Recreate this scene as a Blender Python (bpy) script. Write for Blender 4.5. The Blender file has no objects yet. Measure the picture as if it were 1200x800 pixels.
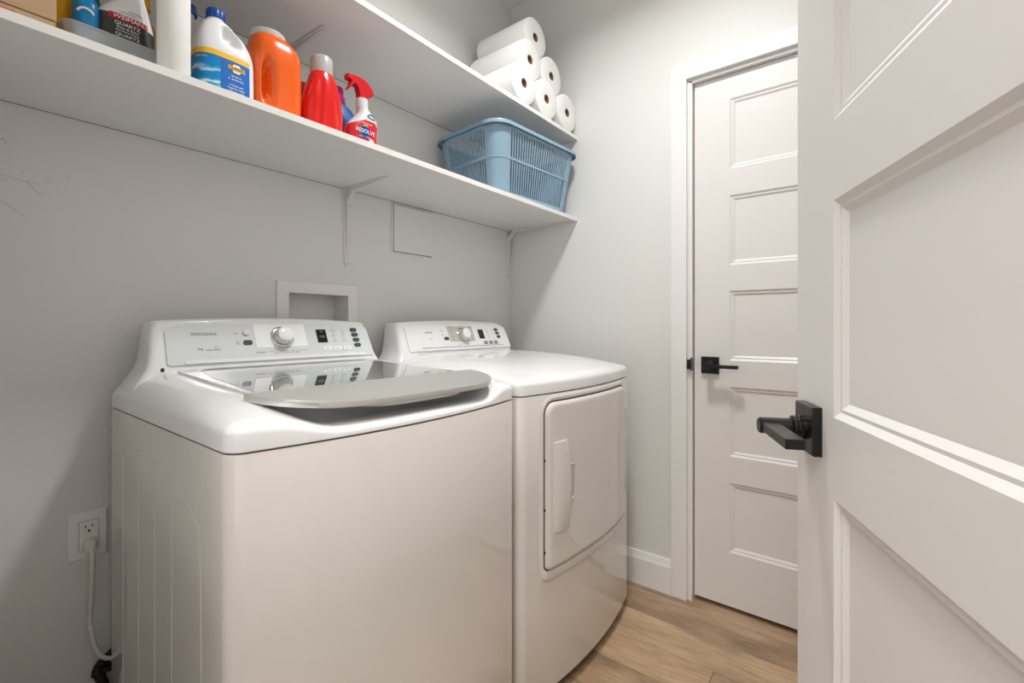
import bpy, bmesh, math, random
from mathutils import Vector, Matrix
random.seed(7)
PI = math.pi
R = math.radians
SC = bpy.context.scene
COL = SC.collection

# ------------------------------------------------------------------ camera
cam_d = bpy.data.cameras.new('camera'); cam = bpy.data.objects.new('camera', cam_d); COL.objects.link(cam)
cam.location = (-1.87, -1.47, 1.08)
cam.rotation_euler = (R(90), 0, R(38 - 90))
cam_d.lens = 16.305; cam_d.sensor_width = 36; cam_d.shift_y = -0.015
cam_d.clip_start = 0.01
SC.camera = cam
# ------------------------------------------------------------------ world, lights, exposure
w = bpy.data.worlds.new('world'); SC.world = w; w.use_nodes = True
w.node_tree.nodes['Background'].inputs[0].default_value = (1, 1, 1, 1)
w.node_tree.nodes['Background'].inputs[1].default_value = 0.35
SC.view_settings.view_transform = 'Standard'; SC.view_settings.look = 'None'
SC.view_settings.gamma = 1; SC.view_settings.use_curve_mapping = False
SC.view_settings.exposure = 0.32

def light(name, loc, size, power, col, rot=(0, 0, 0), sy=None, shape='DISK'):
    l = bpy.data.lights.new(name, 'AREA'); l.shape = shape; l.size = size
    if sy: l.size_y = sy
    l.energy = power; l.color = col
    o = bpy.data.objects.new(name, l); COL.objects.link(o); o.location = loc; o.rotation_euler = rot
    return o
light('ceiling_lamp_light', (-0.83, -0.97, 2.635), 0.22, 13.0, (1.0, 0.985, 0.965)).data.spread = R(156)
light('hall_fill_top', (-2.70, -1.55, 2.66), 0.7, 25, (1.0, 0.978, 0.955))  # unseen overhead fill, added behind the camera to lift the dim walls
light('hall_fill_side', (-3.34, -1.35, 1.35), 1.4, 7, (1.0, 0.98, 0.96), (0, R(-90), 0), 2.0, 'RECTANGLE')  # unseen upright fill panel, added for soft light through the doorway; no window there

# ------------------------------------------------------------------ materials
def mat(name, col, rough=0.5, metal=0.0, coat=0.0, trans=0.0, ior=1.45, spec=0.5, bump=0, bscale=200, alpha=1, sss=0):
    m = bpy.data.materials.new(name); m.use_nodes = True
    nt = m.node_tree; b = nt.nodes['Principled BSDF']
    b.inputs['Base Color'].default_value = (*col, 1)
    b.inputs['Roughness'].default_value = rough
    b.inputs['Metallic'].default_value = metal
    b.inputs['Coat Weight'].default_value = coat
    b.inputs['Coat Roughness'].default_value = 0.04
    b.inputs['Transmission Weight'].default_value = trans
    b.inputs['IOR'].default_value = ior
    b.inputs['Specular IOR Level'].default_value = spec
    b.inputs['Alpha'].default_value = alpha
    # faint procedural mottling so that no surface is a dead flat colour
    tc = nt.nodes.new('ShaderNodeTexCoord')
    n = nt.nodes.new('ShaderNodeTexNoise'); n.inputs['Scale'].default_value = bscale if bump else 6
    n.inputs['Detail'].default_value = 4
    nt.links.new(tc.outputs['Object'], n.inputs['Vector'])
    if bump:
        bp = nt.nodes.new('ShaderNodeBump'); bp.inputs['Strength'].default_value = bump; bp.inputs['Distance'].default_value = 0.002
        nt.links.new(n.outputs['Fac'], bp.inputs['Height']); nt.links.new(bp.outputs['Normal'], b.inputs['Normal'])
    else:
        mr = nt.nodes.new('ShaderNodeMapRange'); mr.inputs['To Min'].default_value = rough * 0.92; mr.inputs['To Max'].default_value = min(1, rough * 1.08 + .002)
        nt.links.new(n.outputs['Fac'], mr.inputs['Value']); nt.links.new(mr.outputs['Result'], b.inputs['Roughness'])
    return m
def srgb(r, g, b):
    f = lambda c: (c / 255 / 12.92) if c <= 10 else ((c / 255 + 0.055) / 1.055) ** 2.4
    return (f(r), f(g), f(b))
M = {}
M['wall'] = mat('wall_paint', srgb(229, 229, 226), 0.5, bump=0.12, bscale=90, spec=0.3)
M['ceiling'] = mat('ceiling_paint', srgb(240, 240, 238), 0.8, bump=0.15, bscale=60, spec=0.2)
M['trim'] = mat('trim_paint', srgb(240, 239, 237), 0.35)
M['door'] = mat('door_paint', srgb(232, 228, 226), 0.38)
M['shelf'] = mat('melamine', srgb(234, 233, 231), 0.35)
M['edge'] = mat('melamine_edge', srgb(240, 238, 235), 0.3)
M['enamel'] = mat('white_enamel', srgb(222, 216, 211), 0.05, coat=0.5)
M['plastic'] = mat('white_plastic', srgb(238, 238, 238), 0.16, coat=0.3)
M['panelgrey'] = mat('console_face', srgb(222, 226, 228), 0.14, coat=0.4)
M['dialwhite'] = mat('dial_panel', srgb(246, 247, 247), 0.25)
M['dialbeige'] = mat('dial_panel_beige', srgb(196, 192, 184), 0.3)
M['silver'] = mat('satin_silver', srgb(214, 214, 210), 0.3, metal=0.6)
M['chrome'] = mat('chrome', srgb(205, 205, 203), 0.12, metal=1.0)
M['dark'] = mat('dark_gap', srgb(30, 28, 27), 0.7)
M['darkbtn'] = mat('dark_button', srgb(60, 72, 74), 0.3)
M['display'] = mat('display_black', srgb(22, 24, 24), 0.12)
M['ink'] = mat('grey_print', srgb(138, 144, 148), 0.5)
M['inkdark'] = mat('dark_print', srgb(70, 74, 78), 0.5)
M['inklight'] = mat('light_print', srgb(200, 202, 200), 0.5)
M['pink'] = mat('pink_ring', srgb(226, 178, 182), 0.3)
M['inkred'] = mat('red_print', srgb(196, 90, 100), 0.4)
M['lidglass'] = mat('tinted_lid_glass', srgb(96, 104, 104), 0.015, coat=1.0, ior=1.9, spec=0.9)
M['black'] = mat('black_metal', srgb(22, 20, 19), 0.3, metal=0.2)
M['rubber'] = mat('black_rubber', srgb(28, 28, 27), 0.5)
M['outlet'] = mat('outlet_plastic', srgb(244, 242, 240), 0.3)
M['cord'] = mat('cord_plastic', srgb(222, 221, 212), 0.4)
M['bracket'] = mat('bracket_metal', srgb(226, 225, 223), 0.35)
M['blueplastic'] = mat('blue_basket_plastic', srgb(142, 172, 193), 0.33)
M['paper'] = mat('paper_towel', srgb(240, 240, 238), 0.9, bump=0.12, bscale=350, spec=0.1)
M['core'] = mat('cardboard_core', srgb(150, 110, 80), 0.9)
M['white'] = mat('bottle_white', srgb(235, 236, 238), 0.28)
M['navy'] = mat('cap_blue', srgb(20, 74, 160), 0.3)
M['labelblue'] = mat('label_blue', srgb(14, 106, 196), 0.35)
M['labelyellow'] = mat('label_yellow', srgb(246, 192, 40), 0.35)
M['orange'] = mat('orange_plastic', srgb(242, 100, 22), 0.2, coat=0.3)
M['capgrey'] = mat('cap_grey', srgb(200, 199, 196), 0.35)
M['red'] = mat('red_plastic', srgb(222, 24, 18), 0.2, coat=0.3)
M['trigger'] = mat('trigger_red', srgb(206, 14, 26), 0.3)
M['clearcap'] = mat('translucent_cap', srgb(238, 236, 234), 0.25, trans=0.55)
M['magenta'] = mat('magenta_cap', srgb(186, 20, 130), 0.35)
M['blue'] = mat('blue_plastic', srgb(70, 110, 178), 0.3)
M['labelred'] = mat('label_red', srgb(206, 34, 44), 0.35)
M['white_ink'] = mat('white_print', srgb(248, 248, 248), 0.45)
M['greyplastic'] = mat('bottle_grey_white', srgb(214, 216, 216), 0.3)
M['charcoal'] = mat('label_charcoal', srgb(56, 56, 54), 0.35)
M['brandred'] = mat('label_crimson', srgb(180, 30, 46), 0.35)
M['bin'] = mat('frosted_bin', srgb(222, 227, 227), 0.3, trans=0.6, ior=1.2)
M['yellow'] = mat('yellow_plastic', srgb(240, 180, 10), 0.3)
M['azure'] = mat('azure_plastic', srgb(10, 130, 190), 0.3)
M['teal'] = mat('teal_plastic', srgb(0, 120, 130), 0.3)
M['paleyellow'] = mat('olive_yellow', srgb(206, 180, 20), 0.35)
M['lampglass'] = mat('lamp_glass', (1, 1, 1), 0.3)
M['lampglass'].node_tree.nodes['Principled BSDF'].inputs['Emission Color'].default_value = (1, .97, .93, 1)
M['lampglass'].node_tree.nodes['Principled BSDF'].inputs['Emission Strength'].default_value = 1.2

def swirl_label():
    m = mat('label_swirl', srgb(20, 130, 190), 0.35); nt = m.node_tree; b = nt.nodes['Principled BSDF']
    tc = nt.nodes.new('ShaderNodeTexCoord'); w_ = nt.nodes.new('ShaderNodeTexWave')
    w_.wave_type = 'RINGS'; w_.rings_direction = 'SPHERICAL'; w_.inputs['Scale'].default_value = 4.2; w_.inputs['Distortion'].default_value = 3.5; w_.inputs['Detail Scale'].default_value = 6
    mp = nt.nodes.new('ShaderNodeMapping'); mp.inputs['Location'].default_value = (0.0, 0.05, 0.03)
    mp.inputs['Scale'].default_value = (1, 1, 2.4)
    nt.links.new(tc.outputs['Object'], mp.inputs[0]); nt.links.new(mp.outputs[0], w_.inputs[0])
    cr = nt.nodes.new('ShaderNodeValToRGB'); cr.color_ramp.elements[0].color = (*srgb(0, 132, 202), 1); cr.color_ramp.elements[0].position = .3
    cr.color_ramp.elements[1].color = (*srgb(215, 240, 246), 1); cr.color_ramp.elements[1].position = 1
    e = cr.color_ramp.elements.new(.7); e.color = (*srgb(60, 180, 200), 1)
    # upper part of the printed label stays plain blue, the waves are printed low down
    sx = nt.nodes.new('ShaderNodeSeparateXYZ'); nt.links.new(tc.outputs['Object'], sx.inputs[0])
    mr = nt.nodes.new('ShaderNodeMapRange'); mr.inputs['From Min'].default_value = 0.085; mr.inputs['From Max'].default_value = 0.05
    nt.links.new(sx.outputs['Z'], mr.inputs['Value'])
    mx = nt.nodes.new('ShaderNodeMix'); mx.data_type = 'RGBA'; mx.inputs['A'].default_value = (*srgb(0, 132, 202), 1)
    nt.links.new(mr.outputs['Result'], mx.inputs['Factor']); nt.links.new(w_.outputs['Fac'], cr.inputs[0]); nt.links.new(cr.outputs[0], mx.inputs['B'])
    nt.links.new(mx.outputs['Result'], b.inputs['Base Color'])
    return m
M['swirl'] = swirl_label()

def cardboard():
    m = mat('cardboard', srgb(190, 158, 124), 0.8); nt = m.node_tree; b = nt.nodes['Principled BSDF']
    tc = nt.nodes.new('ShaderNodeTexCoord'); mp = nt.nodes.new('ShaderNodeMapping'); mp.inputs['Scale'].default_value = (4, 4, 120)
    n = nt.nodes.new('ShaderNodeTexNoise'); n.inputs['Scale'].default_value = 3; n.inputs['Detail'].default_value = 5
    nt.links.new(tc.outputs['Object'], mp.inputs[0]); nt.links.new(mp.outputs[0], n.inputs[0])
    cr = nt.nodes.new('ShaderNodeValToRGB'); cr.color_ramp.elements[0].color = (*srgb(176, 144, 110), 1); cr.color_ramp.elements[1].color = (*srgb(204, 174, 140), 1)
    nt.links.new(n.outputs['Fac'], cr.inputs[0]); nt.links.new(cr.outputs[0], b.inputs['Base Color'])
    return m
M['card'] = cardboard()

def plank_mat():
    m = bpy.data.materials.new('oak_plank'); m.use_nodes = True; nt = m.node_tree; b = nt.nodes['Principled BSDF']
    L = nt.links.new
    oi = nt.nodes.new('ShaderNodeObjectInfo'); tc = nt.nodes.new('ShaderNodeTexCoord')
    sc = nt.nodes.new('ShaderNodeVectorMath'); sc.operation = 'SCALE'; sc.inputs['Scale'].default_value = 40
    cb = nt.nodes.new('ShaderNodeCombineXYZ'); L(oi.outputs['Random'], cb.inputs[0]); L(oi.outputs['Random'], cb.inputs[1]); L(oi.outputs['Random'], cb.inputs[2])
    L(cb.outputs[0], sc.inputs[0])
    ad = nt.nodes.new('ShaderNodeVectorMath'); L(tc.outputs['Object'], ad.inputs[0]); L(sc.outputs[0], ad.inputs[1])
    def noise(scale, vec, detail, dist=0.0):
        mp = nt.nodes.new('ShaderNodeMapping'); mp.inputs['Scale'].default_value = vec; L(ad.outputs[0], mp.inputs[0])
        n = nt.nodes.new('ShaderNodeTexNoise'); n.inputs['Scale'].default_value = scale; n.inputs['Detail'].default_value = detail
        n.inputs['Distortion'].default_value = dist; n.inputs['Roughness'].default_value = .6; L(mp.outputs[0], n.inputs[0]); return n
    n1 = noise(2.0, (3.4, .9, 1), 6, .5); n2 = noise(5.0, (24, 2.2, 1), 9, .3); n3 = noise(3.2, (2.6, 1.0, 1), 5, .3)
    cr = nt.nodes.new('ShaderNodeValToRGB'); e = cr.color_ramp.elements
    e[0].position = .28; e[0].color = (*srgb(132, 114, 97), 1); e[1].position = .72; e[1].color = (*srgb(212, 183, 150), 1)
    k = e.new(.5); k.color = (*srgb(190, 158, 125), 1)
    L(n1.outputs['Fac'], cr.inputs[0])
    mx = nt.nodes.new('ShaderNodeMix'); mx.data_type = 'RGBA'; mx.blend_type = 'MULTIPLY'; mx.inputs['Factor'].default_value = 1.0
    c2 = nt.nodes.new('ShaderNodeValToRGB'); c2.color_ramp.elements[0].position = .32; c2.color_ramp.elements[0].color = (.76, .73, .70, 1); c2.color_ramp.elements[1].position = .55; c2.color_ramp.elements[1].color = (1, 1, 1, 1)
    L(n2.outputs['Fac'], c2.inputs[0]); L(cr.outputs[0], mx.inputs['A']); L(c2.outputs[0], mx.inputs['B'])
    # a few dark knots
    vo = nt.nodes.new('ShaderNodeTexVoronoi'); vo.inputs['Scale'].default_value = 3.2; mpk = nt.nodes.new('ShaderNodeMapping'); mpk.inputs['Scale'].default_value = (2.2, .8, 1)
    L(ad.outputs[0], mpk.inputs[0]); L(mpk.outputs[0], vo.inputs['Vector'])
    kr = nt.nodes.new('ShaderNodeMapRange'); kr.inputs['From Min'].default_value = .02; kr.inputs['From Max'].default_value = .11; kr.inputs['To Min'].default_value = .45; kr.inputs['To Max'].default_value = 1
    L(vo.outputs['Distance'], kr.inputs['Value'])
    tn = nt.nodes.new('ShaderNodeMapRange'); tn.inputs['To Min'].default_value = .72; tn.inputs['To Max'].default_value = 1.16; L(oi.outputs['Random'], tn.inputs['Value'])
    t3 = nt.nodes.new('ShaderNodeMapRange'); t3.inputs['From Min'].default_value = .3; t3.inputs['From Max'].default_value = .7; t3.inputs['To Min'].default_value = .74; t3.inputs['To Max'].default_value = 1.02; L(n3.outputs['Fac'], t3.inputs['Value'])
    mm = nt.nodes.new('ShaderNodeMath'); mm.operation = 'MULTIPLY'; L(kr.outputs[0], mm.inputs[0]); L(tn.outputs[0], mm.inputs[1])
    m3 = nt.nodes.new('ShaderNodeMath'); m3.operation = 'MULTIPLY'; L(mm.outputs[0], m3.inputs[0]); L(t3.outputs[0], m3.inputs[1])
    vm = nt.nodes.new('ShaderNodeVectorMath'); vm.operation = 'SCALE'; L(mx.outputs['Result'], vm.inputs[0]); L(m3.outputs[0], vm.inputs['Scale'])
    L(vm.outputs[0], b.inputs['Base Color'])
    b.inputs['Roughness'].default_value = .42
    bp = nt.nodes.new('ShaderNodeBump'); bp.inputs['Strength'].default_value = .12; bp.inputs['Distance'].default_value = .001
    L(n2.outputs['Fac'], bp.inputs['Height']); L(bp.outputs[0], b.inputs['Normal'])
    return m
M['plank'] = plank_mat()

# ------------------------------------------------------------------ helpers
def link(name, bm, m, parent=None, smooth=35, off=(0, 0, 0), bevel=0, solid=0, **props):
    bmesh.ops.recalc_face_normals(bm, faces=bm.faces)
    if off != (0, 0, 0): bmesh.ops.translate(bm, vec=-Vector(off), verts=bm.verts)
    me = bpy.data.meshes.new(name); bm.to_mesh(me); bm.free()
    for x in (m if isinstance(m, list) else [m]): me.materials.append(M[x] if isinstance(x, str) else x)
    if smooth:
        me.shade_smooth(); me.set_sharp_from_angle(angle=R(smooth))
    o = bpy.data.objects.new(name, me); COL.objects.link(o)
    if parent: o.parent = parent
    if solid:
        md = o.modifiers.new('solid', 'SOLIDIFY'); md.thickness = solid; md.offset = 0
    if bevel:
        md = o.modifiers.new('bevel', 'BEVEL'); md.width = bevel; md.segments = 3; md.limit_method = 'ANGLE'
    for k, v in props.items(): o[k] = v
    return o
def root(name, loc, label, cat, group=None, rz=0):
    o = bpy.data.objects.new(name, None); COL.objects.link(o); o.location = loc; o.rotation_euler = (0, 0, rz)
    o.empty_display_size = .05
    o['label'] = label; o['category'] = cat
    if group: o['group'] = group
    return o
def box(bm, x0, x1, y0, y1, z0, z1):
    v = [bm.verts.new(p) for p in ((x0, y0, z0), (x1, y0, z0), (x1, y1, z0), (x0, y1, z0), (x0, y0, z1), (x1, y0, z1), (x1, y1, z1), (x0, y1, z1))]
    for f in ((3, 2, 1, 0), (4, 5, 6, 7), (0, 1, 5, 4), (1, 2, 6, 5), (2, 3, 7, 6), (3, 0, 4, 7)): bm.faces.new([v[i] for i in f])
def B(*boxes):
    bm = bmesh.new()
    for b in boxes: box(bm, *b)
    return bm
def loft(bm, rings, cap0=True, cap1=True, closed=True):
    vs = [[bm.verts.new(p) for p in r] for r in rings]
    n = len(vs[0])
    for a, b in zip(vs, vs[1:]):
        for i in range(n if closed else n - 1):
            j = (i + 1) % n
            try: bm.faces.new((a[i], a[j], b[j], b[i]))
            except ValueError: pass
    if cap0: bm.faces.new(vs[0][::-1])
    if cap1: bm.faces.new(vs[-1])
    return vs
def tube(bm, pts, r, n=12, cap=True):
    pts = [Vector(p) for p in pts]; rings = []
    up = Vector((0.0123, 0.2, 1)).normalized()
    prev = None
    for i, p in enumerate(pts):
        d = (pts[min(i + 1, len(pts) - 1)] - pts[max(i - 1, 0)]).normalized()
        if prev is None:
            a = d.cross(up)
            if a.length < .1: a = d.cross(Vector((1, 0, 0)))
        else: a = prev - d * prev.dot(d)
        a.normalize(); prev = a; b = d.cross(a)
        rr = r[i] if isinstance(r, (list, tuple)) else r
        rings.append([p + a * (rr * math.cos(2 * PI * k / n)) + b * (rr * math.sin(2 * PI * k / n)) for k in range(n)])
    loft(bm, rings, cap, cap)
def spline(pts, k=8):
    pts = [Vector(p) for p in pts]; P = [pts[0]] + pts + [pts[-1]]; out = []
    for i in range(1, len(P) - 2):
        for j in range(k):
            t = j / k; a, b, c, d = P[i - 1], P[i], P[i + 1], P[i + 2]
            out.append(.5 * ((2 * b) + (c - a) * t + (2 * a - 5 * b + 4 * c - d) * t * t + (3 * b - a - 3 * c + d) * t ** 3))
    out.append(pts[-1]); return out
def lathe(bm, prof, n=32, c=(0, 0, 0), axis='z', cap0=True, cap1=True):
    rings = []
    for r, z in prof:
        ring = []
        for k in range(n):
            a = 2 * PI * k / n; x, y = r * math.cos(a), r * math.sin(a)
            p = (x, y, z) if axis == 'z' else ((x, z, y) if axis == 'y' else (z, x, y))
            ring.append((p[0] + c[0], p[1] + c[1], p[2] + c[2]))
        rings.append(ring)
    loft(bm, rings, cap0, cap1)
def sstep(a, b, x):
    if a == b: return 0
    t = max(0, min(1, (x - a) / (b - a))); return t * t * (3 - 2 * t)
def text_mesh(s, size, align='CENTER', spacing=1.0, depth=0.0002):
    c = bpy.data.curves.new('t', 'FONT'); c.body = s; c.size = size; c.align_x = align; c.align_y = 'CENTER'; c.extrude = depth; c.space_character = spacing
    c.resolution_u = 3
    o = bpy.data.objects.new('t', c); COL.objects.link(o)
    dg = bpy.context.evaluated_depsgraph_get(); me = bpy.data.meshes.new_from_object(o.evaluated_get(dg))
    bm = bmesh.new(); bm.from_mesh(me); bpy.data.objects.remove(o); bpy.data.curves.remove(c); bpy.data.meshes.remove(me)
    return bm
def text_mapped(name, s, size, m, parent, fn, sx=1.0, spacing=1.0, bold=0.0, off=(0, 0, 0), align='CENTER'):
    bm = text_mesh(s, size, align, spacing)
    for v in bm.verts: v.co = Vector(fn(v.co.x * sx, v.co.y, v.co.z))
    bm.normal_update()
    if bold: pass
    return link(name, bm, m, parent, smooth=0, off=off)

# ------------------------------------------------------------------ room
CZ = 2.70
def struct(name, bm, m, **k):
    o = link(name, bm, m, **k); o['kind'] = 'structure'; return o
# wall A (behind the machines) with an opening for the recessed outlet box
wl = struct('wall_back', B((-3.4, -1.145, 0, .11, 0, CZ), (-.935, .11, 0, .11, 0, CZ), (-1.145, -.935, 0, .11, 0, 1.02), (-1.145, -.935, 0, .11, 1.187, CZ)), 'wall', smooth=0)
def scuffs():
    bm = bmesh.new()
    X0 = -1.7646
    def P(px, py):   # surface coordinates in metres on the wall near the left frame edge
        return (X0 + (px) * .0021 - .0003, -.0004, 1.49 - (py - 160) * .00195)
    for x, y in ((3, 165), (5, 168)):
        lathe(bm, [(.0016, -.0006), (.0012, .0006)], 8, P(x, y), 'y')
    for seg in (((0, 204), (17, 207), (31, 208.5)), ((20, 207), (26, 216), (32, 219)), ((15, 195), (17, 199)), ((34, 205), (38, 202)), ((0, 209), (6, 209)), ((0, 232), (8, 238), (17, 246), (19, 247)), ((49, 193.5), (53, 194.5))):
        tube(bm, [P(*q) for q in seg], .00035, 5)
    link('scuff_mark', bm, mat('scuff', srgb(168, 164, 158), .7), wl, smooth=30)
scuffs()
DY0, DY1 = -1.635, -.897
wr = struct('wall_right', B((0, .11, DY1, 0, 0, CZ), (0, .11, -1.89, DY0, 0, CZ), (0, .11, DY0, DY1, 2.043, CZ)), 'wall', smooth=0)
struct('wall_left', B((-1.98, -1.87, -.87, 0, 0, CZ), (-1.98, -1.87, -1.78, -1.745, 0, CZ), (-1.98, -1.87, -1.745, -.87, 2.06, CZ)), 'wall', smooth=0)
struct('wall_front', B((-1.98, .11, -1.89, -1.78, 0, CZ)), 'wall', smooth=0)
struct('wall_hall', B((-3.5, -3.4, -2.7, .11, 0, CZ), (-3.4, -1.98, -2.8, -2.7, 0, CZ), (-1.98, -1.87, -2.8, -1.89, 0, CZ)), 'wall', smooth=0)
struct('wall_closet', B((.9, 1.0, -1.89, 0, 0, 2.3), (.11, .9, -1.89, -1.8, 0, 2.3), (.11, .9, -.6, -.5, 0, 2.3), (.11, .9, -1.89, -.5, 2.2, 2.3)), 'wall', smooth=0)
struct('ceiling', B((-3.5, .11, -2.8, .11, CZ, CZ + .1)), 'ceiling', smooth=0)
fl = struct('floor', B((-3.5, 1.0, -2.8, .11, -.06, -.004)), mat('subfloor', srgb(96, 76, 58), .8), smooth=0)
W_ = .148; x = -.335 - W_ * 10; rows = []
plank_cache = {}
k = 0
while x < .9:
    x1 = x + W_
    joint = -1.075 if abs(x - (-.335 - W_)) < .01 else -.30 if abs(x + .335) < .01 else -.55 if abs(x + .187) < .01 else -2.7 + ((k * 0.47) % 1.22)
    ys = [joint + i * 1.22 for i in range(-3, 4)]
    for y0, y1 in zip(ys, ys[1:]):
        a, b_ = max(y0, -2.75), min(y1, 0.0)
        if b_ - a < .02 or (x > 0.1 and (b_ < -1.8 or a > -.55)): continue
        key = round(b_ - a, 3)
        if key not in plank_cache:
            L_ = b_ - a; bm = bmesh.new(); g = .0005; c = .0014
            loft(bm, [[(sx * (W_ / 2 - i), sy * (L_ / 2 - i), z) for sx, sy in ((-1, -1), (1, -1), (1, 1), (-1, 1))] for i, z in ((g, -.005), (g, -c), (g + c, 0))], True, True)
            plank_cache[key] = link('plank', bm, 'plank', fl, smooth=0); o = plank_cache[key]
        else:
            o = plank_cache[key].copy(); COL.objects.link(o)
        o.location = ((x + x1) / 2, (a + b_) / 2, 0)
    x = x1; k += 1

# baseboards
def baseboard(name, p0, p1, nrm):
    prof = [(0, 0), (.014, 0), (.014, .108), (.011, .116), (.006, .137), (0, .137)]
    bm = bmesh.new(); rings = []
    for p in (p0, p1): rings.append([(p[0] + nrm[0] * d, p[1] + nrm[1] * d, z) for d, z in prof])
    loft(bm, rings); struct(name, bm, 'trim', smooth=0)
baseboard('baseboard_right', (0, -.015, 0), (0, -.8277, 0), (-1, 0))
baseboard('baseboard_back', (-1.87, 0, 0), (-.0, 0, 0), (0, -1))
# casing and jamb of the far doorway
def casing_prof(bm, x0, x1, y0, y1, z0, z1): box(bm, x0, x1, y0, y1, z0, z1)
cw = .0605
struct('trim_1', B((-.016, 0, -.8885, -.8885 + cw, 0, 2.049), (-.016, 0, DY0 - .0605 + .008, DY0 + .008, 0, 2.049), (-.016, 0, DY0 - .0605 + .008, -.8885 + cw, 2.049, 2.11)), 'trim', smooth=0, bevel=.002)
struct('trim_2', B((0, .11, DY1 - .008, DY1, 0, 2.043), (0, .11, DY0, DY0 + .008, 0, 2.043), (0, .11, DY0, DY1, 2.036, 2.043),
                   (.058, .075, DY1 - .02, DY1 - .008, 0, 2.036), (.058, .075, DY0 + .008, DY0 + .02, 0, 2.036), (.058, .075, DY0, DY1, 2.024, 2.036)), 'trim', smooth=0)
# casing and jamb of the doorway the camera stands in
struct('trim_3', B((-1.87, -1.857, -.87, -.81, 0, 2.12), (-1.87, -1.857, -1.745, -.87, 2.06, 2.12), (-1.98, -1.87, -.87, -.862, 0, 2.06), (-1.98, -1.87, -1.745, -.862, 2.052, 2.06), (-1.98, -1.87, -1.745, -1.737, 0, 2.052)), 'trim', smooth=0)

# ------------------------------------------------------------------ doors
def make_door(name, W, H, z0, panels, loc, rz, hz):
    th = .035; S = .128; mw = .022
    rt = bpy.data.objects.new(name, None); COL.objects.link(rt); rt.location = loc; rt.rotation_euler = (0, 0, rz); rt['kind'] = 'structure'
    bm = bmesh.new()
    prof = [(0, 0), (.0075, .0050), (.0118, .0046), (.0195, .0095), (mw, .0095)]
    for yb, sg in ((0, 1), (th, -1)):
        zs = [z0]
        for a, b in panels: zs += [a, b]
        zs.append(H)
        def quad(xa, xb, za, zb):
            bm.faces.new([bm.verts.new(p) for p in ((xa, yb, za), (xb, yb, za), (xb, yb, zb), (xa, yb, zb))])
        quad(0, S, z0, H); quad(W - S, W, z0, H)
        for i in range(0, len(zs), 2): quad(S, W - S, zs[i], zs[i + 1])
        for a, b in panels:
            loft(bm, [[(S + i, yb + sg * d, a + i), (W - S - i, yb + sg * d, a + i), (W - S - i, yb + sg * d, b - i), (S + i, yb + sg * d, b - i)] for i, d in prof], False, False)
    for q in (((0, 0, z0), (0, th, z0), (0, th, H), (0, 0, H)), ((W, 0, z0), (W, th, z0), (W, th, H), (W, 0, H)), ((0, 0, z0), (W, 0, z0), (W, th, z0), (0, th, z0)), ((0, 0, H), (W, 0, H), (W, th, H), (0, th, H))):
        bm.faces.new([bm.verts.new(p) for p in q])
    bmesh.ops.remove_doubles(bm, verts=bm.verts, dist=1e-5)
    link('frame', bm, 'door', rt, smooth=12)
    for a, b in panels:
        link('panel', B((S + mw, W - S - mw, .0094, th - .0094, a + mw, b - mw)), 'door', rt, smooth=0)
    # lever handle on both faces
    for sg, yb in ((-1, 0), (1, th)):
        bm = bmesh.new(); c = .06; h = .0325
        r_ = [[(c + sx * (h - i), yb + sg * d, hz + sz * (h - i)) for sx, sz in ((-1, -1), (1, -1), (1, 1), (-1, 1))] for i, d in ((0, 0), (0, .0095), (.0012, .012))]
        loft(bm, r_)
        rose = link('door_handle', bm, 'black', rt, smooth=20, label='black square rose with a straight flat lever') if sg < 0 else link('door_handle', bm, 'black', rt, smooth=20)
        bm = bmesh.new()
        prof = [(.0165, .010), (.0165, .016), (.0145, .0175), (.0145, .021), (.0155, .0225), (.0155, .026), (.0112, .028), (.0112, .0660), (.0095, .0685)]
        lathe(bm, [(r, yb + sg * d) for r, d in prof], 28, (c, 0, hz), 'y')
        link('neck', bm, 'black', rose, smooth=30)
        bm = bmesh.new()
        ya, yc = yb + sg * .044, yb + sg * .066
        loft(bm, [[(x_, ya, hz + .006 - zz), (x_, yc, hz + .006 - zz), (x_, yc, hz - .0065 - zz), (x_, ya, hz - .0065 - zz)] for x_, zz in ((c - .002, 0), (c + .05, 0), (c + .11, 0))])
        link('lever', bm, 'black', rose, smooth=0, bevel=.0012)
    link('latch_plate', B((-.0008, .0, .006, .029, hz - .028, hz + .028)), 'black', rt, smooth=0)
    if name == 'door_1': link('jamb_shade_strip', B((-.0036, -.0004, .012, th, z0, H)), 'dark', rt, smooth=0)  # dark strip paints in the shade of the gap between door and jamb
    for z in (.25, 1.05, 1.82):
        bm = bmesh.new(); lathe(bm, [(.006, z - .045), (.006, z + .045)], 12, (W + .004, th + .004, 0)); link('hinge', bm, 'black', rt)
    return rt
far_panels = [(.2235, .487), (.5865, .8505), (.9495, 1.2140), (1.3115, 1.5750), (1.6765, 1.9415)]
make_door('door_1', .712, 2.033, .019, far_panels, (.022, -.909, 0), R(-90), .929)
near_panels = [(.2315, .4965), (.598, .8655), (.9668, 1.2361), (1.3345, 1.602), (1.702, 1.967)]
P0 = (-1.054, -1.379, 0)
make_door('door_2', .864, 2.05, .012, near_panels, P0, PI + R(23.6), .940)
bm = B((-.0165, .012, -.9065, -.9045, .905, .957), (-.0175, -.015, -.9065, -.892, .912, .950))
struct('trim_4', bm, 'black', smooth=0, bevel=.001)   # strike plate on the jamb

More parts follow.
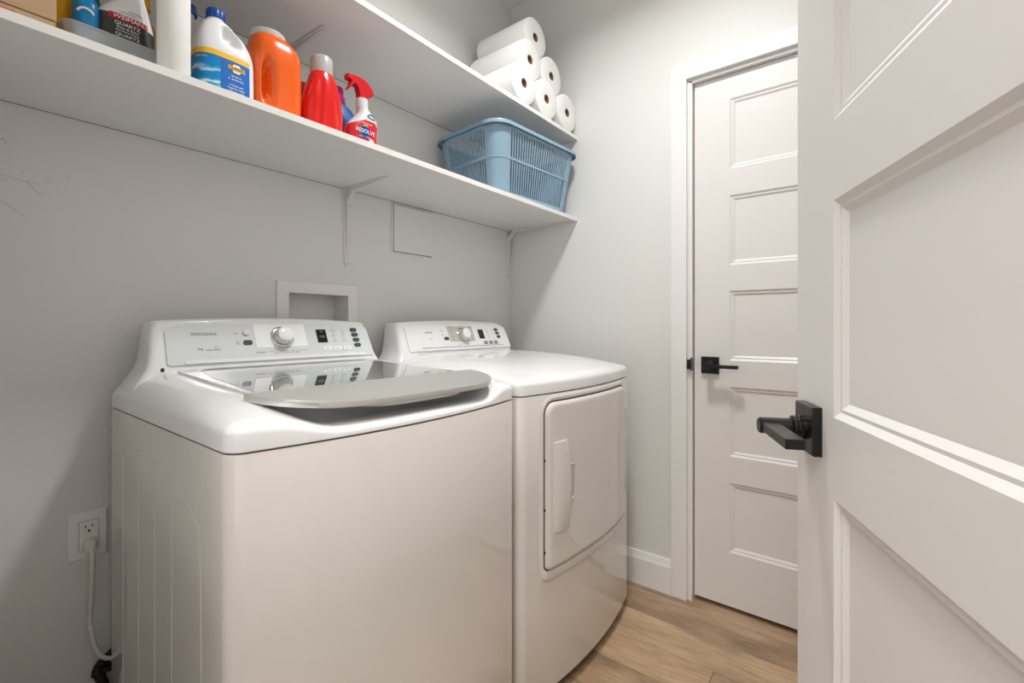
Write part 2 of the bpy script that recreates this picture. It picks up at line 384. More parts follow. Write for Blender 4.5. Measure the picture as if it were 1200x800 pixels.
# ------------------------------------------------------------------ shelves
SH = [(1.563, 'lower'), (1.937, 'upper')]
def shelf(zb, label):
    o = root('wall_shelf', (-.935, 0, zb), label, 'shelf')
    link('board', B((-.934, .9345, -.3905, 0, 0, .016)), 'shelf', o, smooth=0)
    link('edge_band', B((-.934, .9345, -.3925, -.3905, 0, .016)), 'edge', o, smooth=0)
    link('rear_shade_strip', B((-.934, .9345, -.0022, 0, -.0008, .0)), mat('shadow_gap', srgb(120, 112, 104), .8), o, smooth=0)  # thin dark strip paints the shadow line where the board meets the wall
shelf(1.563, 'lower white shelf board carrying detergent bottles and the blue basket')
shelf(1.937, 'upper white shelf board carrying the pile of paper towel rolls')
def bracket(x, zt, V, Hh, label):
    o = root('shelf_bracket', (x, 0, zt), label, 'bracket', None)
    w0 = .016
    bm = bmesh.new()   # wall leg: tapered pressed plate
    loft(bm, [[(-a, -.0005, z), (a, -.0005, z), (a, -.0028, z), (-a, -.0028, z)] for z, a in ((-.001, w0), (-.05, w0 * .95), (-V * .9, w0 * .62), (-V, w0 * .35))])
    wlg = link('wall_leg', bm, 'bracket', o, smooth=30)
    bm = bmesh.new()
    loft(bm, [[(-a, -y, -.0002), (a, -y, -.0002), (a, -y, -.0028), (-a, -y, -.0028)] for y, a in ((.002, w0), (.05, w0 * .95), (Hh * .9, w0 * .62), (Hh, w0 * .35))])
    link('shelf_leg', bm, 'bracket', o, smooth=30)
    bm = bmesh.new()   # hollow pressed rib running round the corner
    pts = []
    for i in range(25):
        t = i / 24
        # path from the bottom of the wall leg round the corner to the tip of the shelf leg
        if t < .45: s = t / .45; y, z, d = 0, -V * .93 * (1 - s) - .04 * s, s
        elif t > .55: s = (t - .55) / .45; y, z, d = -.04 * (1 - s) - Hh * .93 * s, 0, 1 - s
        else:
            s = (t - .45) / .1; y, z = -.04 * s, -.04 * (1 - s); d = 1
        pts.append((y, z, d, t))
    rings = []
    for y, z, d, t in pts:
        dep = .003 + .011 * d; hw = .0035 + .0045 * d
        if t < .45: nn = (-1, 0)
        elif t > .55: nn = (0, -1)
        else: nn = (-.707, -.707); 
        rings.append([(-hw, y, z), (-hw * .6, y + nn[0] * dep, z + nn[1] * dep), (hw * .6, y + nn[0] * dep, z + nn[1] * dep), (hw, y, z)])
    loft(bm, rings)
    link('rib', bm, 'bracket', o, smooth=50)
    for z in (-V * .95, -.055):
        bm = bmesh.new(); lathe(bm, [(.0035, -.0028), (.003, -.0045), (.001, -.005)], 12, (0 if z < -.1 else .011, 0, z), 'y'); link('screw', bm, 'chrome', wlg)
bracket(-.939, 1.563, .275, .235, 'white metal bracket under the lower shelf above the recessed box')
bracket(-.022, 1.563, .245, .30, 'white metal bracket under the lower shelf in the room corner')
bracket(-1.155, 1.937, .20, .235, 'white metal bracket under the upper shelf above the orange jug')

# ------------------------------------------------------------------ wall fittings
o = root('access_cover', (-.64, 0, 1.46), 'square white access cover on wall just below the lower shelf', 'cover')
link('frame', B((-.108, .108, -.004, 0, -.098, .100)), 'wall', o, smooth=0, bevel=.002)
link('gap', B((-.1005, .0985, -.0046, -.003, -.0925, .0935)), 'ink', o, smooth=0)
bm = bmesh.new()
loft(bm, [[(x_, y_ + (x_ * -.02), z_) for x_, z_ in ((-.098, -.089), (.098, -.089), (.098, .091), (-.098, .091))] for y_ in (-.0045, -.010)])
link('hatch', bm, 'wall', o, smooth=0, bevel=.0015)
o = root('recessed_outlet_box', (-1.04, 0, 1.12), 'white framed recessed utility box in wall behind washer console', 'box')
link('face_frame', B((-.1434, -.105, -.006, 0, -.14, .1035), (.105, .1407, -.006, 0, -.14, .1035), (-.105, .105, -.006, 0, .067, .1035), (-.105, .105, -.006, 0, -.14, -.10)), 'trim', o, smooth=0, bevel=.001)
link('recess', B((-.105, .105, .085, .09, -.10, .067), (-.108, -.1045, 0, .09, -.10, .067), (.1045, .108, 0, .09, -.10, .067), (-.105, .105, 0, .09, .0665, .070), (-.105, .105, 0, .09, -.103, -.0995)), 'outlet', o, smooth=0)
for dx, c in ((-.05, 'inkred'), (.05, 'blue')):
    bm = bmesh.new(); lathe(bm, [(.011, -.0995), (.011, -.06), (.016, -.058), (.016, -.045), (.004, -.043)], 20, (dx, .05, 0)); link('valve', bm, 'chrome', o)
# power outlet
o = root('wall_outlet', (-1.6217, 0, .5866), 'white duplex outlet plate low on the wall left of the washer', 'outlet')
bm = bmesh.new(); loft(bm, [[(sx * (.0345 - i), -d, sz * (.0545 - i)) for sx, sz in ((-1, -1), (1, -1), (1, 1), (-1, 1))] for i, d in ((0, 0), (0, .003), (.003, .0058))])
plate = link('cover_plate', bm, 'outlet', o, smooth=0)
bm = bmesh.new(); loft(bm, [[(sx * (.0172 - i), -d, sz * (.0335 - i)) for sx, sz in ((-1, -1), (1, -1), (1, 1), (-1, 1))] for i, d in ((0, .003), (0, .0068), (.0008, .0074))])
rec = link('receptacle', bm, 'outlet', o, smooth=0)
link('gap', B((-.0182, .0182, -.0061, -.0055, -.0345, .0345)), 'ink', rec, smooth=0)
for dz in (.016, -.018):
    link('slot', B((-.0070, -.0052, -.0078, -.007, dz + .001, dz + .0085), (.0052, .0070, -.0078, -.007, dz + .002, dz + .0085)), 'dark', rec, smooth=0)
    bm = bmesh.new(); lathe(bm, [(.0026, -.0078), (.0026, -.007)], 14, (0, 0, dz - .0055), 'y'); link('ground_hole', bm, 'dark', rec)
bm = bmesh.new(); lathe(bm, [(.003, -.0065), (.0022, -.0072)], 12, (0, 0, .044), 'y'); link('screw', bm, 'outlet', plate)
# plug and cord
o = root('power_cord', (-1.6217, 0, .568), 'white power cord plugged into outlet and hanging behind the washer', 'cord')
bm = bmesh.new()
loft(bm, [[(sx * a, y_, z_ + sz * b) for sx, sz in ((-1, -.6), (-.6, -1), (.6, -1), (1, -.6), (1, .6), (.6, 1), (-.6, 1), (-1, .6))] for y_, a, b, z_ in ((-.0075, .0125, .0115, 0), (-.016, .0125, .0115, 0), (-.024, .0105, .010, -.002), (-.030, .007, .008, -.008))])
link('plug', bm, 'cord', o, smooth=40)
bm = bmesh.new()
tube(bm, spline([(0, -.022, -.004), (.0015, -.030, -.020), (.002, -.031, -.045), (.0015, -.026, -.11), (-.001, -.022, -.18), (0, -.034, -.20), (.004, -.038, -.23), (.014, -.040, -.258), (.030, -.040, -.275), (.060, -.036, -.282), (.12, -.030, -.29)]), [.0062] * 5 + [.0046] * 76, 12)
link('cable', bm, 'cord', o, smooth=60)
# black hose end behind the washer
o = root('drain_hose', (-1.595, -.02, .185), 'black ribbed hose lying on the left behind the white washer', 'hose')
bm = bmesh.new()
pts = spline([(.07, .008, .128), (.035, .007, .115), (.006, .006, .098), (-.012, .006, .078), (-.004, .006, .045), (.02, .006, -.04), (.05, .006, -.185)], 14)
tube(bm, pts, [.0095 + .0014 * (i % 2) for i in range(len(pts))], 14); link('hose', bm, 'rubber', o, smooth=30)
bm = bmesh.new(); loft(bm, [[(x_, y_, z_) for x_, y_ in ((-.026, -.002), (.02, -.004), (.03, .012), (-.022, .014))] for z_ in (.066, .080)]); link('clamp', bm, 'rubber', o, smooth=0, bevel=.003)

# ------------------------------------------------------------------ ceiling lamp (out of frame)
o = root('ceiling_lamp', (-.83, -.97, CZ), 'round flush ceiling lamp above the machines', 'lamp')
bm = bmesh.new(); lathe(bm, [(.15, 0), (.15, -.018), (.146, -.022), (.128, -.022)], 48); link('housing', bm, 'trim', o)
bm = bmesh.new(); lathe(bm, [(.128, -.020), (.120, -.038), (.09, -.050), (.05, -.056), (.005, -.058)], 48); link('diffuser', bm, 'lampglass', o)

# ------------------------------------------------------------------ washer and dryer
YB, YF, BOW, RC = -.045, -.715, .042, .032
def outline(x0, x1, d=0.0, yf=YF, yb=YB, bow=BOW, rc=RC):
    xc, hw = (x0 + x1) / 2, (x1 - x0) / 2
    def fy(x): return yf - bow * (1 - ((x - xc) / hw) ** 2) + d
    a, b = x0 + d, x1 - d; r = max(.004, rc - d * .6); rb = .012
    pts = []
    for i in range(5):
        t = PI / 2 * i / 4; pts.append((a + rb - rb * math.cos(PI / 2 - t) - 0 * rb, yb - d * 0 - rb + rb * math.sin(PI / 2 - t))) if False else None
    # back edge (left to right), right side down, front (right to left), left side up
    nb, ns, nf, nc = 16, 14, 40, 8
    yt = yb - min(d, .01)
    for i in range(nb): pts.append((a + (b - a) * i / nb, yt))
    yR = fy(b - r) + r
    for i in range(ns): pts.append((b, yt + (yR - yt) * i / ns))
    for i in range(nc): t = PI / 2 * i / nc; pts.append((b - r + r * math.cos(t), yR - r * math.sin(t)))
    for i in range(nf + 1): xx = (b - r) + ((a + r) - (b - r)) * i / nf; pts.append((xx, fy(xx)))
    yL = fy(a + r) + r
    for i in range(1, nc + 1): t = PI / 2 * i / nc; pts.append((a + r - r * math.sin(t), yL - r * math.cos(t)))
    for i in range(1, ns): pts.append((a, yL + (yt - yL) * i / ns))
    return [p for p in pts if p]
ZS = .8855; Z1 = .8880
TL = R(24); CO = (-.17, .984)
def lid_plane(y): return .9585 + (y + .61) / .43 * .0195
def appliance(x0, x1, label, washer):
    xc, hw = (x0 + x1) / 2, (x1 - x0) / 2
    off = (xc, -.38, 0)
    rt = root('washing_machine' if washer else 'clothes_dryer', off, label, 'washer' if washer else 'dryer')
    L = lambda n, bm, m, p=rt, **k: link(n, bm, m, p, off=off, **k)
    bm = bmesh.new()
    rings = [[(x, y, z) for x, y in outline(x0, x1, d)] for d, z in ((.012, .032), (.003, .038), (0, .047), (0, .30), (0, .60), (0, ZS - .003), (.0015, ZS), (.006, ZS))]
    loft(bm, rings); body = L('cabinet', bm, 'enamel', smooth=40)
    bm = bmesh.new(); loft(bm, [[(x, y, z) for x, y in outline(x0, x1, .010)] for z in (ZS - .002, Z1 + .004)]); L('seam', bm, 'dark', body)
    bm = bmesh.new(); loft(bm, [[(x, y, z) for x, y in outline(x0, x1, .022)] for z in (.012, .03)]); L('kick_plate', bm, 'dark')
    for sx in (-1, 1):
        for yy in (-.1, -.66):
            bm = bmesh.new(); lathe(bm, [(.022, 0), (.022, .008), (.010, .010), (.010, .03)], 20, (xc + sx * (hw - .06), yy, 0)); L('foot', bm, 'rubber')
    # deck
    def fy(x): return YF - BOW * (1 - ((x - xc) / hw) ** 2)
    def dipm(x):
        if not washer: return 0
        return sstep(x0 + .055, x0 + .175, x) * sstep(x1 - .045, x1 - .150, x)
    def Hf(x, y):
        df = max(0, y - fy(x)); ds = max(0, min(x - x0, x1 - x))
        h = .930 + .055 * (1 - math.exp(-df / .17)) * (1 - math.exp(-ds / .045))
        if washer:
            inx = sstep(x0 + .055, x0 + .075, x) * sstep(x1 - .055, x1 - .075, x)
            h = h + (min(h, lid_plane(y) - .005) - h) * inx
            m_ = dipm(x) * (1 - sstep(.10, .15, df))
            h = h + (.9055 - .0 - h) * m_
        return h
    def zl(x, y):
        front = 1 - sstep(.0, .06, y - fy(x))
        return .914 - .020 * dipm(x) * front
    rings = [[(x, y, Z1) for x, y in outline(x0, x1, .002)], [(x, y, Z1 + .0015) for x, y in outline(x0, x1, 0)]]
    rb = .026
    for d in (0, .001, .003, .006, .010, .015, .021, .027, .034, .045, .058, .075, .095, .12, .15):
        e = math.sqrt(max(0, 1 - (1 - min(d / rb, 1)) ** 2))
        rings.append([(x, y, zl(x, y) + (Hf(x, y) - zl(x, y)) * e) for x, y in outline(x0, x1, d)])
    last = outline(x0, x1, .15); cx_, cy_ = xc, -.36
    for t in (.15, .3, .45, .6, .75, .9, .99):
        rings.append([(x + (cx_ - x) * t, y + (cy_ - y) * t, Hf(x + (cx_ - x) * t, y + (cy_ - y) * t)) for x, y in last])
    bm = bmesh.new(); loft(bm, rings); L('top_deck', bm, 'plastic' if washer else 'plastic', smooth=50)
    # console: lofted upward, flaring at the foot
    def arch(x, z): return .011 * (1 - ((x - xc) / (hw - .04)) ** 2) * sstep(.97, 1.085, z)
    rings = []
    yb_, zs_ = -.048, [(.925, .006), (.940, .012), (.952, .019), (.965, .028), (.978, .036), (.992, .041), (1.01, .045), (1.04, .049), (1.07, .053), (1.078, .055)]
    def crect(ix, z, yfr, r, zz=None, ybk=yb_):
        a, b = x0 + ix, x1 - ix; pts = []
        for cx0, cy0, t0 in ((b - r, ybk - r, 0), (a + r, ybk - r, 90), (a + r, yfr + r, 180), (b - r, yfr + r, 270)):
            for i in range(7):
                t = R(t0 + 15 * i); pts.append((cx0 + r * math.cos(t), cy0 + r * math.sin(t)))
        out = []
        for i in range(len(pts)):   # subdivide long edges
            p, q = pts[i], pts[(i + 1) % len(pts)]
            n = 20 if abs(p[0] - q[0]) > .1 else 1
            for j in range(n): out.append((p[0] + (q[0] - p[0]) * j / n, p[1] + (q[1] - p[1]) * j / n))
        return [(x, y + arch(x, z) * math.tan(TL), z + arch(x, z)) for x, y in out]
    for z, ix in zs_:
        yfr = CO[0] + (z - CO[1]) * math.tan(TL) + .002
        if z < .978: yfr = CO[0] - .012 * (1 - (z - .94) / .038) + (z - CO[1]) * math.tan(TL) * .3
        rings.append(crect(ix, z, yfr, .016))
    yt = CO[0] + (1.078 - CO[1]) * math.tan(TL) + .002
    for k_ in range(1, 7):
        t = PI / 2 * k_ / 6; q = .014
        rings.append(crect(.055 + q * (1 - math.cos(t)) * .8, 1.078 + q * math.sin(t), yt + q * (1 - math.cos(t)), .016, ybk=yb_ - q * (1 - math.cos(t)) * .6))
    bm = bmesh.new(); loft(bm, rings); con = L('console', bm, 'plastic', smooth=45)
    # everything on the face: x, h along the face, o outward
    def F(x, h, o=0): return (x, CO[0] + h * math.sin(TL) - o * math.cos(TL), CO[1] + h * math.cos(TL) + o * math.sin(TL))
    def plate(n, m, x0_, x1_, h0, h1, o=.001, r=.0, parent=con, skew=0, base=-.001, **kw):
        r = min(r, (x1_ - x0_) / 2.01, (h1 - h0) / 2.01) if r else 0
        pts = []
        if r:
            for cx0, ch, t0 in ((x1_ - r, h1 - r, 0), (x0_ + r, h1 - r, 90), (x0_ + r, h0 + r, 180), (x1_ - r, h0 + r, 270)):
                for i in range(6): t = R(t0 + 18 * i); pts.append((cx0 + r * math.cos(t), ch + r * math.sin(t)))
        else: pts = [(x0_, h0), (x1_, h0), (x1_, h1), (x0_, h1)]
        bm = bmesh.new(); loft(bm, [[F(x, h, q) for x, h in pts] for q in (base, o)]); return L(n, bm, m, parent, smooth=30, **kw)
    cxx = xc + (.012 if washer else .019)
    fw = .2835 if washer else .290
    fa, fb = cxx - fw, cxx + fw
    # face panel with arched top
    bm = bmesh.new(); pts = []
    for i in range(25):
        x = fb - .018 - (fw * 2 - .036) * i / 24; pts.append((x, .1035 + .0085 * (1 - ((x - cxx) / fw) ** 2)))
    pts = [(fb, .006), (fb - .006, .092), (fb - .010, .099)] + pts + [(fa + .008, .099), (fa + .003, .092), (fa, .006), (fa + .006, .002), (fb - .006, .002)]
    loft(bm, [[F(x, h, q) for x, h in pts] for q in (-.002, .0018)]); pan = L('control_panel', bm, 'panelgrey' if washer else 'plastic', con, smooth=25)
    # ledge along the foot of the panel
    plate('ledge', 'plastic', fa + .035, fb - .03, .0035, .012, .0042, .004)
    T = lambda n, s, size, x, h, m='inkdark', sx=1.0, sp=1.0, o=.0021: text_mapped(n, s, size, m, con, lambda u, v, w_: F(x + u, h + v, o + w_), sx, sp, off=off)
    O = .0020
    def bars(lst, m='ink'):
        bm = bmesh.new()
        for xa, xb, h, t in lst: loft(bm, [[F(xa, h - t, q), F(xb, h - t, q), F(xb, h + t, q), F(xa, h + t, q)] for q in (.0018, .0024)] if False else [[F(xa, h - t, q), F(xb, h - t, q), F(xb, h + t, q), F(xa, h + t, q)] for q in (.0015, .0023)])
        o_ = L('printed_legend', bm, m, con, smooth=0); o_['kind'] = 'stuff'
    if washer:
        T('lettering', 'INSIGNIA', .0115, -1.427, .0818, 'inkdark', 1.05, 1.15)
        T('printed_mark', 'he', .010, -1.440, .0418, 'inkdark', 1.3)
        T('printed_mark', '4.1', .0075, -1.4035, .0455, 'inkdark')
        bars([(-1.428, -1.396, .0385, .0012)])
        plate('dial_panel', 'dialwhite', -1.307, -1.163, .0395, .110, .0028)
        kx, kh, kr = -1.2336, .0690, .0255
        pw = bmesh.new(); lathe(pw, [(.0085, 0), (.0085, .003), (.007, .0042), (.0035, .0046)], 24)
        for v in pw.verts: v.co = Vector(F(-1.3285 + v.co.x, .0835 + v.co.y, .001 + v.co.z))
        b_ = L('power_button', pw, 'pink', con)
        pw = bmesh.new(); lathe(pw, [(.0068, 0), (.0068, .0052), (.006, .0058)], 24)
        for v in pw.verts: v.co = Vector(F(-1.3285 + v.co.x, .0835 + v.co.y, .001 + v.co.z))
        L('cap', pw, 'dialwhite', b_)
        bm = bmesh.new(); tube(bm, [F(-1.3285 + .003 * math.sin(R(a)), .0833 + .003 * math.cos(R(a)), .0070) for a in range(40, 321, 20)], .0004, 6); tube(bm, [F(-1.3285, .0835, .0070), F(-1.3285, .0872, .0070)], .0004, 6); L('power_symbol', bm, 'inkred', b_)
        T('legend', 'Power', .0042, -1.3525, .0830, 'ink')
        plate('button', 'darkbtn', -1.3385, -1.3160, .0490, .0625, .0035, .005, label='dark green oval button')
        T('legend', 'Start', .0040, -1.3515, .0585, 'ink'); T('legend', 'Pause', .0040, -1.3515, .0530, 'ink')
        left = ['Normal', 'Heavy Duty', 'Bulky', 'Delicates', 'Quick', 'Deep Clean']
        for i, s in enumerate(left): T('legend', s, .0043, -1.287, .1035 - i * .0115, 'ink')
        for i, s in enumerate(['Rinse & Spin', 'Spin', 'Soak', 'Deep Rinse', 'Tub Clean', 'Whites']): T('legend', s, .0043, -1.181, .1035 - i * .0115, 'ink')
        bars([(-1.300, -1.176 + 0 * i, .0980 - 1 - i * .0115, .0001) for i in range(0)])
        bars([(-1.303 + .004 * (i % 2), -1.270, .0977 - i * .0115, .00025) for i in range(5)] + [(-1.196, -1.168, .0977 - i * .0115, .00025) for i in range(5)], 'inklight')
        T('legend', 'Temperature', .0050, -1.298, .0265, 'ink'); T('legend', 'Cold   Cool   Warm   Hot   Auto', .0050, -1.226, .0235, 'ink')
        bars([(-1.275, -1.170, .0290, .00035)])
        disp = plate('display', 'display', -1.1290, -1.0975, .0500, .0925, .0028)
        T('digits', '0:00', .011, -1.1125, .069, 'ink', .9, o=.003); T('digits', 'Time', .0045, -1.1125, .085, 'inklight', o=.003)
        bars([(-1.121, -1.108, .0555, .0018)], 'inklight')
        for i, h in enumerate((.0905, .0738, .0562, .0383)):
            x = -1.0010 + i * .0010; bt = plate('button', 'darkbtn', x - .0115, x + .0115, h - .0062, h + .0062, .004, .0055)
            bars([(x - .004, x + .004, h, .0007)], 'inklight') if False else T('legend', ['S', 'T', 'W', 'R'][i] if False else '=', .006, x, h, 'inklight', o=.0042)
        for j, h in enumerate((.089, .080, .071, .062, .054)):
            T('legend', ['Extra High', 'High', 'Medium', 'Low', 'No Spin'][j], .0040, -1.074, h, 'ink'); T('legend', ['Hot', 'Warm', 'Cool', 'Cold', 'Tap Cold'][j], .0040, -1.041, h, 'ink')
        for x in (-1.103, -1.0705, -1.0370):
            plate('button', 'dialwhite', x - .0135, x + .0135, .0235, .0360, .0036, .002); T('legend', 'Option', .0040, x, .0297, 'ink', o=.0038)
    else:
        T('lettering', 'INSIGNIA', .0085, xc - .158, .0770, 'inkdark', .95, 1.05); T('printed_mark', '6.7 cu ft', .0055, xc - .155, .052, 'ink')
        plate('dial_panel', 'dialbeige', -.580, -.436, .0365, .1035, .0028)
        kx, kh, kr = -.500, .0635, .0255
        for i in range(5): T('legend', ['Normal', 'Heavy', 'Bulky', 'Delicates', 'Quick'][i], .0045, -.560, .0965 - i * .0125, 'inkdark', o=.003); T('legend', ['Timed', 'Steam', 'Air Dry', 'Sanitize', 'Jeans'][i], .0045, -.452, .0965 - i * .0125, 'inkdark', o=.003)
        T('legend', 'Power', .0045, -.612, .084, 'ink'); T('legend', 'Steam', .0045, -.612, .068, 'ink')
        plate('button', 'inkdark', -.6095, -.5850, .0440, .0575, .0038, .005, label='dark square button')
        plate('display', 'display', -.4045, -.3720, .0465, .0880, .0030)
        for i, h in enumerate((.0867, .0701, .0534)):
            x = -.284 + i * .0025; plate('button', 'inkdark', x - .0115, x + .0115, h - .0062, h + .0062, .004, .0055)
        for x in (-.3745, -.3415, -.3085): plate('button', 'ink', x - .0115, x + .0115, .0205, .0350, .0036, .002)
        for j, h in enumerate((.088, .078, .068, .058, .048)): T('legend', ['High', 'Medium', 'Low', 'Extra Low', 'Damp'][j], .0040, -.345, h, 'ink'); T('legend', ['90', '60', '45', '30', '15'][j], .0040, -.315, h, 'ink')
        T('legend', 'Dry Level    Temp    Time    Signal', .0048, -.508, .0245, 'ink')
        bars([(-.73, -.265, .0150, .0012)])
    # selector knob
    def put(prof, name, m, parent):
        bm = bmesh.new(); lathe(bm, prof, 40)
        for v in bm.verts: v.co = Vector(F(kx + v.co.x, kh + v.co.y, v.co.z))
        return L(name, bm, m, parent, smooth=35)
    kb = put([(kr * 1.28, .001), (kr * 1.28, .0045), (kr * 1.2, .0060), (kr * .98, .0062)], 'selector_knob', 'chrome', con)
    put([(kr * .98, .005), (kr * .96, .016), (kr * .93, .0235), (kr * .86, .0265), (kr * .84, .0270)], 'grip', 'silver', kb)
    put([(kr * .84, .0262), (kr * .83, .0285), (kr * .76, .0300), (kr * .3, .0315), (.0005, .0317)], 'cap', 'plastic', kb)
    if washer:
        # lid: white frame, mirror-like tinted glass, silver handle bar
        def LP(x, y, o=0): return (x, y, lid_plane(y) + o)
        lid_out = []
        a, b, yb2, yf2 = x0 + .083, x1 - .083, -.186, -.615
        for cx0, cy0, t0, rr in ((b - .03, yb2 - .03, 0, .03), (a + .03, yb2 - .03, 90, .03), (a + .004, yf2 + .004, 180, .004), (b - .004, yf2 + .004, 270, .004)):
            for i in range(6): t = R(t0 + 18 * i); lid_out.append((cx0 + rr * math.cos(t), cy0 + rr * math.sin(t)))
        bm = bmesh.new(); loft(bm, [[LP((x - xc) * s + xc, y, q) for x, y in lid_out] for s, q in ((1, -.006), (1, -.0015), (.996, 0))]); lid = L('lid', bm, 'plastic', smooth=40)
        gl = [(x0 + .145, -.203), (x1 - .145, -.203), (x1 - .122, -.240), (x1 - .105, -.36), (x1 - .092, -.613), (x0 + .092, -.613), (x0 + .105, -.36), (x0 + .122, -.240)]
        bm = bmesh.new(); loft(bm, [[LP(x, y, q) for x, y in gl] for q in (-.003, .0008)]); L('lid_glass', bm, 'lidglass', lid, smooth=0)
        # handle bar
        ha, hb = x0 + .066, x1 - .058; hc = (ha + hb) / 2; hh = (hb - ha) / 2
        N = 60; top = []; bot = []; topi = []
        ring_o, ring_m, ring_b = [], [], []
        pts = []
        yk = -.606
        for i in range(N + 1):
            u = -1 + 2 * i / N; ex = 3.2 if u < 0 else 6.5; u = math.copysign(abs(u) ** .75, u) if u else 0
            x = hc + hh * u
            depth = .143 * (max(0, 1 - abs(u) ** ex)) ** .55
            pts.append((x, yk - depth))
        def hz_(y):
            t = max(0, (yk - y) / .143); return lid_plane(yk) + .0045 - .0175 * t ** 1.5
        rows = []
        for t in (0, .2, .4, .6, .8, .93, 1.0): rows.append([(x, yk + (y - yk) * t, hz_(yk + (y - yk) * t)) for x, y in pts])
        rows.append([(x, y - .0005, hz_(y) - .0015) for x, y in pts])
        rows.append([(x, y + .0010, hz_(y) - .0112) for x, y in pts])
        for t in (.97, .8, .5, .2, 0): rows.append([(x, yk + (y - yk) * t, hz_(yk + (y - yk) * t) - .0135) for x, y in pts])
        bm = bmesh.new(); loft(bm, rows, False, False, closed=False)
        bmesh.ops.holes_fill(bm, edges=[e for e in bm.edges if e.is_boundary], sides=0)
        hd = L('lid_handle', bm, 'silver', lid, smooth=40, label='satin silver handle bar')
        bm = bmesh.new()
        loft(bm, [[(hc + (x - hc) * .62, yk + (y - yk) * s, hz_(y) - q) for x, y in pts[4:-4]] for s, q in ((.90, .012), (.86, .021))]); L('finger_grip', bm, 'silver', hd, smooth=40)
        bm = B((x0 + .058, x0 + .064, -.192, -.187, .975, .9835)); L('hinge_gap', bm, 'dark', smooth=0)
        # pressed ribs on the visible side panel
        for yy, zt in ((-.146, .792), (-.264, .812), (-.372, .806), (-.470, .792)):
            bm = bmesh.new(); tube(bm, [(x0 + .0005, yy, z) for z in (.04, .3, .6, zt)], .0018, 8); L('pressed_rib', bm, 'enamel', body)
        bm = bmesh.new()
        for seg in ([(-.128, .790), (-.146, .800), (-.170, .805), (-.195, .8)], [(-.250, .812), (-.264, .822), (-.285, .826), (-.305, .820)], [(-.358, .806), (-.372, .816), (-.392, .816), (-.410, .806)], [(-.470, .792), (-.480, .806), (-.50, .800), (-.592, .755), (-.604, .735), (-.610, .60), (-.612, .3), (-.612, .04)]):
            tube(bm, spline([(x0 + .0004, y, z) for y, z in seg], 5), .0012, 6)
        L('pressed_edge', bm, 'enamel', body)
    else:
        # dryer door
        xa, xb, za, zb = -.779, -.262, .387, .862
        def rr(d, r=.034, rbm=.016):
            pts = []; a, b, c_, e = xa + d, xb - d, za + d, zb - d
            for cx0, cz0, t0, q in ((b, e, 0, r), (a, e, 90, r), (a, c_, 180, rbm), (b, c_, 270, rbm)):
                q = max(.003, q - d); sx = -1 if cx0 == b else 1; sz = -1 if cz0 == e else 1
                for i in range(7): t = R(t0 + 15 * i); pts.append((cx0 + sx * q + q * math.cos(t), cz0 + sz * q + q * math.sin(t)))
            out = []
            for i in range(len(pts)):
                p, q = pts[i], pts[(i + 1) % len(pts)]; n = 24 if abs(p[0] - q[0]) + abs(p[1] - q[1]) > .1 else 1
                for j in range(n): out.append((p[0] + (q[0] - p[0]) * j / n, p[1] + (q[1] - p[1]) * j / n))
            return out
        def ff(x, o): return fy(x) - o
        bm = bmesh.new(); loft(bm, [[(x, ff(x, o_ + (.004 if z < za and o_ > .001 else 0)), z - (.012 if z < za and d < -.01 else 0)) for x, z in rr(d)] for d, o_ in ((-.0210, -.002), (-.018, .0012), (-.012, .0040), (-.007, .0030), (-.0035, -.001))], False, False)
        L('door_surround', bm, 'enamel', smooth=50)
        bm = bmesh.new(); loft(bm, [[(x, ff(x, o_), z) for x, z in rr(d)] for d, o_ in ((-.0035, .0006), (.004, .0008))], False, False); L('door_gap', bm, 'dark', smooth=50)
        rings = [[(x, ff(x, -.001), z) for x, z in rr(0)]]
        for d in (0, .001, .003, .006, .010, .014, .02, .03, .05):
            o_ = .013 + .0 * d if d > .014 else .002 + .011 * math.sqrt(1 - (1 - d / .014) ** 2)
            rings.append([(x, ff(x, o_), z) for x, z in rr(d)])
        lastr = rr(.05); mx, mz = (xa + xb) / 2, (za + zb) / 2
        for t in (.25, .5, .75, .98): rings.append([(x + (mx - x) * t, ff(x + (mx - x) * t, .013), z + (mz - z) * t) for x, z in lastr])
        bm = bmesh.new(); loft(bm, rings); dr = L('door', bm, 'enamel', smooth=50)
        # handle: raised tapered paddle with a recessed pocket beside it
        bm = bmesh.new(); sec = []
        for i in range(17):
            t = i / 16; z = .492 + .256 * t; e = math.sin(PI * t) ** .6 if 0 < t < 1 else 0
            xr = -.6985 + .007 * math.sin(PI * t)
            xl = -.758
            o1 = .0135; o2 = .0175 + .008 * e
            sec.append([(xl, ff(xl, .012), z), (xl, ff(xl, o1 + .002), z), (xl + .012, ff(xl + .012, o1 + .006 + .004 * e), z), (xr - .006, ff(xr, o2), z), (xr, ff(xr, o2 - .002), z), (xr, ff(xr, .012), z)])
        loft(bm, sec); L('door_handle', bm, 'enamel', dr, smooth=35)
        bm = bmesh.new(); pts = []
        for a_ in range(0, 181, 20): pts.append((-.676 + .016 * math.cos(R(a_)), .665 + .008 * math.sin(R(a_))))
        for a_ in range(180, 361, 20): pts.append((-.676 + .016 * math.cos(R(a_)), .578 + .008 * math.sin(R(a_))))
        loft(bm, [[(x, ff(x, .0125), z) for x, z in pts], [(x, ff(x, .0138), z) for x, z in pts]]); pk = L('pocket', bm, 'dark', dr, smooth=30)
        pk.data.materials[0] = M['dialbeige']
        bm = bmesh.new(); tube(bm, [(x, ff(x, .0138), z) for x, z in pts] + [(pts[0][0], ff(pts[0][0], .0138), pts[0][1])], .0016, 6, False); L('pocket_rim', bm, 'enamel', pk)
        for z in (.745, .505):
            bm = bmesh.new(); lathe(bm, [(.005, z - .03), (.005, z + .03)], 10, (xb + .007, fy(xb) - .006, 0)); L('hinge', bm, 'capgrey', dr)
